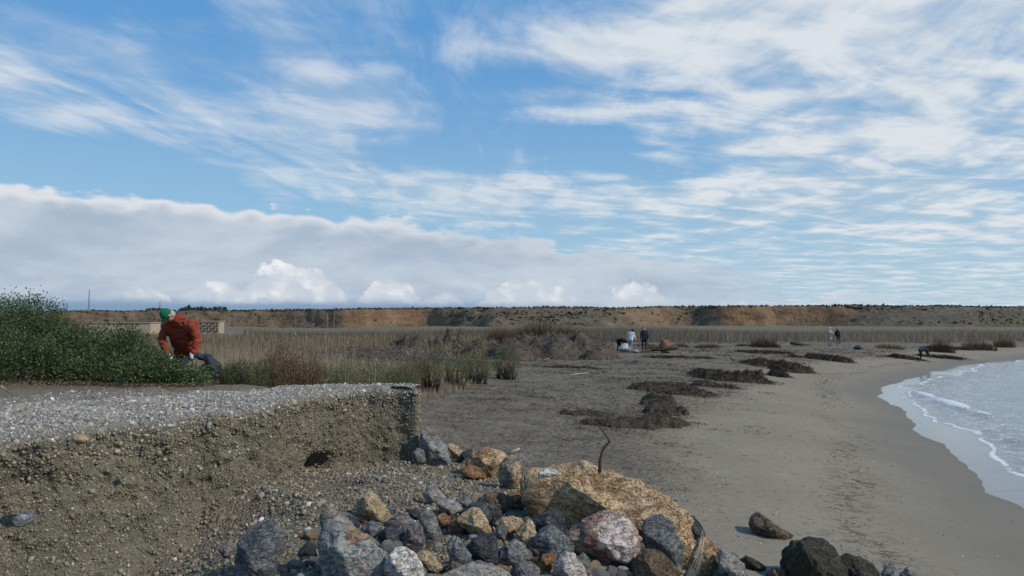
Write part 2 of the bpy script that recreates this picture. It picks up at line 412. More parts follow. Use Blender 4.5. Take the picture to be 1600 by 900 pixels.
# ground: one material steered by what the ground is made of at each place
gm, t, b = mat('sand_and_soil'); oc = objc(t)
wet, rough_, grav, dirt, inland = [t.attr(k) for k in ('wet', 'rough', 'gravel', 'dirt', 'inland')]
nA = t.noise(oc, .5, 5, .6); nB = t.noise(oc, 6, 5, .65); nC = t.noise(oc, 60, 4, .7); nS = t.noise(t.vmul(oc, (2.2, 5.5, 1)), 2.6, 5, .7, .5)
col = t.mix(t.sm(nA, .35, .65), (.222, .193, .145), (.252, .219, .168))
col = t.mix(t.sm(nB, .45, .75) * .25, col, (.12, .105, .085))
dk = t.sm(nS + (nA - .5) * .6, .50, .64) * rough_
col = t.mix(dk * .65, col, (.075, .058, .041))
nF = t.noise(t.vmul(oc, (1, 1.6, 1)), 9, 4, .7); col = t.mix(t.sm(nF, .51, .58) * rough_ * .60, col, (.085, .066, .046))
col = t.mix(t.sm(nS, .575, .64) * (1.0 - rough_) * (1.0 - wet) * .55, col, (.085, .075, .06))
nG = t.noise(oc, 1.3, 5, .7, .5); col = t.mix(rough_ * t.sm(nG, .42, .62) * .42, col, (.098, .080, .058))
col = t.mix(t.sm(nC, .66, .74) * .4 * rough_, col, (.30, .28, .25))
wk = t.attr('wrack'); nW = t.noise(t.vmul(oc, (1.6, 2.6, 1)), 2.2, 6, .78, .6)
col = t.mix(wk * t.sm(nW, .50, .60) * .85, col, (.045, .036, .028))
col = t.mix(wet * .70, col, (.125, .112, .088))
vc = t.voro(oc, 34, 'F1', 'Color'); vr, vg, vb = t.sep(vc)
gc = t.mix(vr, (.11, .095, .068), (.21, .18, .135)); gc = t.mix(t.sm(vg, .9, .97), gc, (.40, .38, .33))
col = t.mix(grav * .85, col, gc)
dc = t.mix(t.sm(nB, .35, .65), (.25, .21, .16), (.17, .125, .085))
col = t.mix(dirt * .9, col, dc)
ic = t.mix(t.sm(t.noise(oc, .06, 5, .65), .4, .6), (.15, .13, .09), (.18, .15, .105)); col = t.mix(inland, col, ic)
t.put(b.inputs['Base Color'], col); t.put(b.inputs['Roughness'], .95 - wet * .2); t.put(b.inputs['Specular IOR Level'], .12 + wet * .15)
h = nF * 2.2 * rough_ + nG * 1.5 * rough_ + nC * .25 + nB * .7 * (.25 + rough_) + t.noise(oc, 16, 3, .6) * .8 * rough_ - t.voro(oc, 34) * 1.2 * grav + nS * .8 * rough_
bump(t, b, h * (1.0 - wet * .85), .8, .05)

bankm, t, b = mat('conglomerate'); oc = objc(t)
v1 = t.voro(oc, 22, 'F1', 'Color'); r1, r2, r3 = t.sep(v1); dd1 = t.voro(oc, 22)
v2 = t.voro(oc, 60, 'F1', 'Color'); q1, q2, q3 = t.sep(v2); dd2 = t.voro(oc, 60)
nB = t.noise(oc, 2.0, 5, .6); nC = t.noise(oc, 40, 4, .7)
col = t.mix(t.sm(nB, .35, .65), (.175, .160, .115), (.115, .106, .078)); col = t.mix(t.sm(q1, .5, 1.0) * .5, col, (.24, .215, .165)); col = t.mix(t.sm(q2, .7, 1.0) * .5, col, (.06, .055, .045))
col = t.mix(t.sm(r1, .72, .8) * t.sm(dd1, .55, .3) * .8, col, t.mix(r2, (.30, .25, .18), (.16, .16, .155)))
tp = t.attr('top'); gcol = t.mix(q3, (.20, .19, .165), (.36, .34, .30)); gcol = t.mix(t.sm(r3, .7, 1.), gcol, (.14, .145, .15))
col = t.mix(tp, col, gcol); col = t.mix(t.attr('soil'), col, t.mix(t.sm(t.noise(oc, 5, 5, .65), .35, .65), (.27, .225, .17), (.18, .14, .10)))
t.put(b.inputs['Base Color'], col); b.inputs['Roughness'].default_value = .95; b.inputs['Specular IOR Level'].default_value = .2
bump(t, b, nC * .6 - dd2 * .9 - dd1 * .9, .8, .03)

pebm = tinted('pebble', .8, .3, 0, 90, .3)
leafm = tinted('leaf', .55, .35, .25, bs=0)
drym = tinted('dry_grass', .85, .15, .15, bs=0)
weedm = tinted('dry_seaweed', .9, .15, 0, bs=0)
twigm = simple('twig_bark', (.11, .075, .05), (.06, .045, .033), scale=30)
woodm = simple('driftwood', (.24, .19, .14), (.14, .105, .075), scale=25)
canem = simple('dry_cane', (.50, .43, .30), (.38, .31, .2), scale=20)
darkwood = simple('dark_wood', (.05, .038, .03), (.09, .065, .045), scale=25)

# ------------------------------------------------------------------ ground sheet
def spaced(a, b, n, c, w):                     # denser around c within w
    t0, t1 = math.asinh((a - c) / w), math.asinh((b - c) / w)
    return c + w * np.sinh(np.linspace(t0, t1, n))
gx = spaced(-2500, 4000, 450, 0, 7.5); gy = spaced(-60, 4000, 450, 9, 6.5)
X, Y = np.meshgrid(gx, gy, indexing='ij'); Z = gz(X, Y)
sd = shore_dist(X, Y); xf, yf = X.ravel(), Y.ravel()
wetA = sst(sd + .35 * n2(xf, yf, .3, 3, 21), 2.6, .5)
roughA = sst(sd + 1.6 * n2(xf, yf, .18, 3, 22), 4.4, 7.5)
gravA = sst(xf, .9, -.2) * sst(yf, 11.9, 10.6) * .95
dirtA = sst(np.interp(yf, [12, 14, 20, 40], [-2.8, -3.5, -6, -14]) - xf, -.3, .6) * sst(yf, 60, 30)
inlA = sst(yf + .25 * xf * 0 + 4 * n2(xf, yf, .05, 3, 23), 72, 95) * (sd > 8)
gr = mesh_np('ground', np.stack([xf, yf, Z.ravel()], 1), grid_faces(450, 450), gm, attrs=dict(wrack=np.exp(-((sd - 2.4 - .5 * n2(xf, yf, .25, 2, 61)) / .42) ** 2) * sst(n2(xf, yf, .45, 2, 62), -.6, .2) * (yf < 60), wet=wetA, rough=roughA, gravel=gravA, dirt=dirtA, inland=inlA))
tag(gr, kind='structure')

# ------------------------------------------------------------------ sea
wx = spaced(-6, 4000, 300, 16, 9); wy = spaced(-60, 600, 300, 26, 14)
X, Y = np.meshgrid(wx, wy, indexing='ij'); xf, yf = X.ravel(), Y.ravel(); sd = -shore_dist(xf, yf)
amp = sst(sd, .5, 6)
wv = amp * (.05 * n2(xf * .5, yf * 1.3, .5, 3, 31) + .025 * np.sin(sd * 1.1 + 2.2 * n2(xf, yf, .09, 2, 33)) + .012 * n2(xf, yf * 1.6, 2.0, 2, 34))
def near(pl):
    best = np.full(len(xf), 1e9)
    for (ax, ay), (bx, by) in zip(pl[:-1], pl[1:]):
        ex, ey = bx - ax, by - ay; t_ = np.clip(((xf - ax) * ex + (yf - ay) * ey) / (ex * ex + ey * ey), 0, 1)
        best = np.minimum(best, np.hypot(xf - ax - t_ * ex, yf - ay - t_ * ey))
    return best
cr_ = [[Pz(1432, 616, 0), Pz(1478, 632, 0), Pz(1512, 645, 0), Pz(1545, 652, 0)], [Pz(1552, 678, 0), Pz(1580, 690, 0), Pz(1640, 702, 0), Pz(1720, 712, 0)], [Pz(1470, 583, 0), Pz(1520, 572, 0), Pz(1580, 566, 0), Pz(1680, 560, 0)]]
jit = .25 * n2(xf, yf, .8, 3, 35)
br = sum(a_ * np.exp(-((near([(p_.x, p_.y) for p_ in c_]) + jit) / w_) ** 2) for c_, w_, a_ in zip(cr_, (.34, .22, .9), (1., .9, .55)))
dln = 5.6
wv = wv + .15 * br + .05 * np.exp(-((sd - dln * 1.9) / .6) ** 2)
step = np.where(sd > 0, .025 * sst(sd - 1.1 - .45 * n2(xf, yf, .55, 3, 37), 0, .18), 0)
wt = mesh_np('water', np.stack([xf, yf, wv + step], 1), grid_faces(300, 300), None or bpy.data.materials.new('tmp'), attrs=dict(sd=sd, brk=br, l1=sd - 1.1 - .45 * n2(xf, yf, .55, 3, 37)))
wm, t, b = mat('sea_water'); oc = objc(t)
s_, bk, l1 = t.attr('sd'), t.attr('brk'), t.attr('l1')
na = t.noise(t.vmul(oc, (.7, 1.9, 1)), 2.2, 5, .6, .4); nb = t.noise(oc, 9, 5, .7, .5); nn = t.noise(oc, 1.1, 5, .65, .6)
line = t.sm(t.m('ABSOLUTE', l1 + (nb - .5) * .25), .13, .02) * t.sm(nn, .34, .52)
lace = t.sm(t.m('ABSOLUTE', nn - .5), .022, .004) * t.sm(s_, 9, 1.5) * t.sm(l1, 0, .3) * .75
vf = t.voro(oc, 7, 'F1'); sp = t.sm(bk * (.55 + nn * .9) + (nb - .5) * 1.0 - vf * .45, .30, .62) * .85
far = t.sm(na * .6 + nb * .45, .57, .67) * t.sm(s_, 1.5, 4) * .5
foam = line.max(lace).max(sp).max(far)
c0 = t.mix(t.sm(s_, 0, 3), (.20, .19, .17), (.20, .215, .225)); c0 = t.mix(t.sm(na, .5, .7) * .55, c0, (.10, .095, .085))
t.put(b.inputs['Base Color'], t.mix(foam, c0, (.70, .72, .73)))
t.put(b.inputs['Roughness'], .13 + foam * .6); b.inputs['IOR'].default_value = 1.33; b.inputs['Specular IOR Level'].default_value = .75
bump(t, b, (na * 1.2 + nb * .35) * t.sm(l1, -.1, .5) + foam * .35, .45, .06)
wt.data.materials[0] = wm; tag(wt, kind='structure')

# ------------------------------------------------------------------ bank of conglomerate
path = [tuple(e) for e in EDGE]
pc = Pz(651, 605, BZ); path += [(pc.x, pc.y + .05), (pc.x + .02, pc.y + .45), (pc.x - .45, pc.y + 1.1), (pc.x - 1.6, pc.y + 1.6), (pc.x - 3.5, pc.y + 1.9), (pc.x - 6.5, pc.y + 2.1)]
path = np.array(path); seg = np.r_[0, np.cumsum(np.hypot(*np.diff(path, axis=0).T))]
# drop the off-frame start that is far away, resample and smooth
NS, NP = 620, 120
ss = np.linspace(seg[1], seg[-1], NS); pxy = np.stack([np.interp(ss, seg, path[:, 0]), np.interp(ss, seg, path[:, 1])], 1)
for _ in range(10): pxy[1:-1] = (pxy[:-2] + 2 * pxy[1:-1] + pxy[2:]) / 4
tg = np.gradient(pxy, axis=0); tg /= np.linalg.norm(tg, axis=1)[:, None]; nrm = np.stack([tg[:, 1], -tg[:, 0]], 1)
yy = pxy[:, 1]
base_out = np.interp(np.arange(NS) * 0 + yy, [3, 6, 7.5, 9.0, 10.3, 11.3, 14], [1.5, 1.45, 1.25, .85, .38, .16, .2])
inset = np.minimum(np.interp(yy, [10, 11.6, 14], [1., .30, .25]), .07 + .3 * np.clip(np.abs(ss - seg[len(EDGE)]) - .5, 0, 5))
tt = np.linspace(0, 1, NP)
# profile: t<.34 runs over the top from inside to the edge, then down the face
inw = np.interp(tt, [0, .34, .42, 1], [-2.6, -.16, 0, 0]); 
S_, T_ = np.meshgrid(np.arange(NS), np.arange(NP), indexing='ij'); Tn = T_ / (NP - 1)
face = np.clip((Tn - .42) / .58, 0, 1); inner = np.interp(Tn, [0, .34, .42, 1], [-4.6, -.17, 0, 0])
bo = base_out[S_]
sink = sst(ss, seg[len(EDGE)] + .25, seg[len(EDGE)] + 1.1)[S_] * 1.3
off = np.where(inner < -.17, -.17 + (inner + .17) * inset[S_], inner) + bo * (.14 * face + .86 * face ** 4)
ztop = BZ + .0 * face
zc = np.where(Tn < .34, BZ + .012 * (1 - (.34 - Tn) / .34) , BZ + .012 - .10 * sst(Tn, .34, .42) ** 1 - (1.62) * face)
zc = np.where(Tn < .03, BZ - .25 * np.clip(np.abs(ss - seg[len(EDGE)])[S_] - .7, .12, 1), zc) - sink
BX = pxy[S_, 0] + nrm[S_, 0] * off; BY = pxy[S_, 1] + nrm[S_, 1] * off
q = np.stack([BX.ravel(), BY.ravel(), zc.ravel()], 1)
facew = sst(Tn.ravel(), .32, .45)
gul = n2(ss[S_].ravel() * 1.0, (zc.ravel()) * .25, 2.2, 3, 41)          # upright gullies
ridge = fbm(q * 3.0, 4, 42); fineb = fbm(q * 11, 3, 43)
disp = facew * (.038 * gul + .055 * ridge + .036 * fineb + .02 * fbm(q * 24, 2, 48) - .05 * sst(gul, .35, .8)) - facew * .02
disp *= 1 - .8 * np.exp(-((ss[S_].ravel() - seg[len(EDGE)]) / .5) ** 2)
# hollow near the foot
kk = np.argmin((800 + FPX * q[:, 0] / q[:, 1] - 506) ** 2 + (503 - FPX * (q[:, 2] - CAMZ) / q[:, 1] - 728) ** 2 * 1.0 + (facew < .5) * 1e6 + (q[:, 1] > 12.2) * 1e6); hc = q[kk].copy(); dh = np.sqrt(((q - hc) ** 2 * np.array([1, .7, 2.2])).sum(1)); disp -= .55 * np.exp(-(dh / (.27 + .07 * ridge)) ** 3)
disp -= .10 * np.exp(-((q[:, 1] - 10.05) / .16) ** 2) * facew * sst(q[:, 2], 2.1, 1.5)
NX = nrm[S_, 0].ravel(); NY = nrm[S_, 1].ravel()
q[:, 0] += NX * disp; q[:, 1] += NY * disp
q[:, 2] += (1 - facew) * (.018 * n2(q[:, 0], q[:, 1], 2.2, 3, 44)) + facew * .02 * fineb - .05 * np.abs(gul) * sst(Tn.ravel(), .25, .36) * sst(Tn.ravel(), .5, .40)
tN = np.stack([q[:, 0], q[:, 1], q[:, 0] * 0], 1)
pathm = sst(q[:, 1] - (8.6 + .35 * (q[:, 0] + 6)), -.3, 1.0)             # bare trodden soil to the left, gravel towards the edge
soilA = sst(q[:, 1] - (8.7 + 1.6 * (q[:, 0] + 6.4)) + 1.1 * n2(q[:, 0], q[:, 1], .9, 4, 47), -.5, .9)
topA = (1 - sst(Tn.ravel(), .34, .41)) * .95
bank = mesh_np('rock_bank', q, grid_faces(NS, NP), bankm, attrs=dict(top=topA, soil=soilA * topA))
bank['kind'] = 'structure'
G = q.reshape(NS, NP, 3)
du = np.gradient(G, axis=0); dv = np.gradient(G, axis=1); GN = np.cross(dv, du); GA = np.linalg.norm(GN, axis=2); GN = GN / (GA[..., None] + 1e-9)
if GN[:, 60:, 0].mean() < 0: GN = -GN
vis = (G[..., 1] > 4.5) & (G[..., 1] < 14.2) & (G[..., 0] > -.72 * G[..., 1] - .3)
def pick(w, n):
    p = (w / w.sum()).ravel(); k = rng.choice(len(p), n, p=p); i, j = np.divmod(k, NP)
    jit = rng.random((n, 2)); i2 = np.clip(i + 1, 0, NS - 1); j2 = np.clip(j + 1, 0, NP - 1)
    pos = G[i, j] + (G[i2, j] - G[i, j]) * jit[:, :1] + (G[i, j2] - G[i, j]) * jit[:, 1:]
    return pos, GN[i, j], j / (NP - 1.)
PV, PF = ico(1)
PV = PV * (1 + .18 * vn(PV * 2.1, 77))[:, None]
OV = np.array([(1, 0, 0), (-1, 0, 0), (0, 1, 0), (0, -1, 0), (0, 0, 1), (0, 0, -1)], float) * 1.12
OF = np.array([(0, 2, 4), (2, 1, 4), (1, 3, 4), (3, 0, 4), (2, 0, 5), (1, 2, 5), (3, 1, 5), (0, 3, 5)])
def pebbles(pos, sz, cols_):
    sc3 = sz[:, None] * (.7 + .8 * rng.random((len(pos), 3))); bigk = sz > np.quantile(sz, .88); out = []
    for k_, tv_, tf_ in ((bigk, PV, PF), (~bigk, OV, OF)): out.append(scatter(tv_, tf_, pos[k_], rotmats(int(k_.sum())), sc3[k_], cols_[k_]))
    return cat(out)
PAL_FACE = np.array([(.215, .19, .135), (.16, .145, .105), (.28, .25, .19), (.12, .115, .10), (.19, .155, .11), (.30, .26, .20), (.10, .10, .10), (.21, .20, .18), (.42, .39, .33)])
PW_FACE = np.array([6, 6, 4, 3, 4, 2, 1.6, 2, .5]); PW_FACE /= PW_FACE.sum()
PAL_TOP = np.array([(.30, .285, .25), (.23, .215, .19), (.38, .36, .32), (.18, .175, .17), (.34, .28, .21), (.62, .60, .56), (.12, .12, .12)])
PW_TOP = np.array([5, 5, 3, 3, 3, .9, 1.3]); PW_TOP /= PW_TOP.sum()
def tones(pal, w, n, j=.18):
    c = pal[rng.choice(len(pal), n, p=w)] * (1 + j * rng.normal(size=(n, 1))); return np.clip(c, .02, .75)
wF = GA * vis * (np.arange(NP)[None] > 44)
pos, nr_, _ = pick(wF, 38000); sz = .0056 + .0105 * rng.random(len(pos)) ** 3 + (rng.random(len(pos)) < .005) * .018
sz *= 1 + .35 * sst(pos[:, 2], 1.75, 2.1)
pos = pos + nr_ * (sz * .15)[:, None]
A1 = pebbles(pos, sz, tones(PAL_FACE, PW_FACE, len(pos)))
# patches of a finer matrix stay bare, patches of gravel crowd together
wT = GA * vis * (np.arange(NP)[None] > 3) * (np.arange(NP)[None] <= 48)
pos, nr_, _ = pick(wT, 50000); dsoil = pos[:, 1] - (8.7 + 1.6 * (pos[:, 0] + 6.4)); keep = (rng.random(len(pos)) < np.clip(1.05 - sst(dsoil + 1.1 * n2(pos[:, 0], pos[:, 1], .9, 4, 47), -.7, .8), .05, 1)); pos = pos[keep]
sz = .0065 + .012 * rng.random(len(pos)) ** 3 + (rng.random(len(pos)) < .01) * .02
A2 = pebbles(pos + np.array([0, 0, .003]), sz, tones(PAL_TOP, PW_TOP, len(pos)))
v_, f_, c_ = cat([A1, A2]); o = mesh_np('pebble_facing', v_, f_, pebm, cols=c_, parent=bank); o['kind'] = 'stuff'

# loose scree and pebbles on the ground at the foot
n = 30000; yy = 4.6 + 8.1 * rng.random(n); xx = -3.6 + 5.2 * rng.random(n)
keep = (sst(xx + .35 * n2(xx, yy, 1.3, 2, 5), 1.2, .1) * sst(yy, 12.7, 12.0) > rng.random(n)) & (xx > -.62 * yy) & (rng.random(n) < .35 + .65 * sst(yy, 6, 8))
xx, yy = xx[keep], yy[keep]; zz_ = gz(xx, yy); sz = .009 + .016 * rng.random(len(xx)) ** 3 + (rng.random(len(xx)) < .02) * .02
PAL_SC = np.array([(.20, .17, .125), (.15, .13, .095), (.26, .23, .18), (.12, .115, .105), (.21, .16, .105), (.42, .40, .36)]); PW_SC = np.array([6, 6, 4, 3, 3, 1.]); PW_SC /= PW_SC.sum()
v_, f_, c_ = pebbles(np.stack([xx, yy, zz_ + .002], 1), sz, tones(PAL_SC, PW_SC, len(xx)))
tag(mesh_np('scree', v_, f_, pebm, cols=c_), 'loose grey and brown pebbles spilling from the foot of the bank', 'gravel', kind='stuff')

# ------------------------------------------------------------------ rocks
def rock(poly, kind, label, base=None, depth=.85, sub=5, seed=None, facets=13, group='rocks heaped below the bank', amp=.05, Y=None, p=2.9, name='rock', catg='rock', cuts=None, lean=0):
    seed = seed or (abs(hash(kind)) % 7 + int(poly[0][0] * 3 + poly[0][1])); r_ = np.random.default_rng(int(poly[0][0] * 7 + poly[0][1] * 13) & 0xffff)
    pts = np.array(poly, float); bot = pts[:, 1].max() if base is None else base
    # centroid of the outline
    x_, y_ = pts.T; x2, y2 = np.roll(x_, -1), np.roll(y_, -1); cr = x_ * y2 - x2 * y_; A = cr.sum() / 2
    cx, cy = ((x_ + x2) * cr).sum() / (6 * A), ((y_ + y2) * cr).sum() / (6 * A)
    if Y is None: Y = ground_at(cx, bot).y
    wpx = pts[:, 0].max() - pts[:, 0].min(); dep = depth * min(wpx, 1.7 * (pts[:, 1].max() - pts[:, 1].min())) / FPX * Y / 2
    Yc = Y + dep * .55
    cen = P(cx, cy, Yc); m = Yc / FPX
    ang = np.linspace(-math.pi, math.pi, 361); rad = np.zeros(361)
    for k, a in enumerate(ang):
        dx, dy = math.cos(a), -math.sin(a); best = 1.
        for i in range(len(pts)):
            ax, ay = pts[i] - (cx, cy); bx, by = pts[(i + 1) % len(pts)] - (cx, cy); ex, ey = bx - ax, by - ay
            den = dx * ey - dy * ex
            if abs(den) < 1e-9: continue
            tt_ = (ax * ey - ay * ex) / den; uu = (ax * dy - ay * dx) / den
            if tt_ > 0 and -1e-6 <= uu <= 1 + 1e-6: best = max(best, tt_)
        rad[k] = best
    rs = rad.copy()
    for _ in range(2): rs[1:-1] = (rs[:-2] + 2 * rs[1:-1] + rs[2:]) / 4
    v, f = ico(sub); a, c, bb = v[:, 0], v[:, 1], v[:, 2]              # right, away, up
    mm = np.sqrt(a * a + bb * bb) + 1e-9; th = np.arctan2(bb, a)
    s = (mm ** p + np.abs(c) ** p) ** (-1 / p)
    cut = np.ones(len(v)) * 9
    for k in range(facets):
        nn_ = r_.normal(size=3); nn_ /= np.linalg.norm(nn_)
        nn_[1] = -abs(nn_[1]) - .25; nn_ /= np.linalg.norm(nn_); h_ = r_.uniform(.60, .90)
        dt = v @ nn_; cut = np.minimum(cut, np.where(dt > .05, h_ / np.maximum(dt, .05), 9))
    for nn_, h_ in (cuts or [((-.62 + r_.uniform(-.2, .2), -.60, -.30 + r_.uniform(-.3, .2)), r_.uniform(.50, .66)), ((.35 + r_.uniform(-.25, .25), -.50, .70), r_.uniform(.56, .70))]):
        nn_ = np.array(nn_, float); nn_ /= np.linalg.norm(nn_); dt = v @ nn_; cut = np.minimum(cut, np.where(dt > .05, h_ / np.maximum(dt, .05), 9))
    fw = sst(-c, -.02, .42); s2 = np.minimum(s, cut) * fw + s * (1 - fw); s2 = s2 * .985 + .015 * s
    R_ = np.interp(th, ang, rs) * m
    q = np.stack([a / mm * R_ * mm * s2, c * dep * s2, bb / mm * R_ * mm * s2], 1)
    sc_ = wpx * m; dirn = v
    dis = fbm(q / sc_ * 4.5 + seed, 5, seed % 50, .52) * amp * sc_ * .75 + np.abs(fbm(q / sc_ * 8 + 3, 3, seed % 31)) * -.3 * amp * sc_
    dis += amp * sc_ * .22 * np.sign(fbm(q / sc_ * 3.2 + 9, 2, seed % 23)) * np.abs(fbm(q / sc_ * 3.2 + 9, 2, seed % 23)) ** .4
    q = q + dirn * dis[:, None]
    if lean: q[:, 1] += q[:, 2] * lean
    o = mesh_np(name, q, f, RM[kind]); o.location = cen
    tag(o, label, catg, group); return o
def rnd_poly(cx, cy, w, h, r_):
    k = 8; return [(cx + w / 2 * math.cos(2 * math.pi * i / k) * r_.uniform(.75, 1.1), cy + h / 2 * math.sin(2 * math.pi * i / k) * r_.uniform(.75, 1.1)) for i in range(k)]
big = rock([(818, 775), (824, 755), (838, 740), (875, 735), (895, 731), (916, 727), (930, 732), (942, 738), (982, 753), (1025, 773), (1054, 787), (1072, 808), (1075, 825), (1088, 848), (1088, 870), (1070, 876), (1000, 876), (900, 868), (845, 830)],
     'ochre', 'largest rock, a long pitted orange boulder in the middle of the heap', base=858, depth=.80, sub=7, amp=.06, facets=7, p=2.6, cuts=[((-.74, -.60, -.34), .36), ((.25, -.45, .85), .55), ((-.15, -.4, .9), .60)])
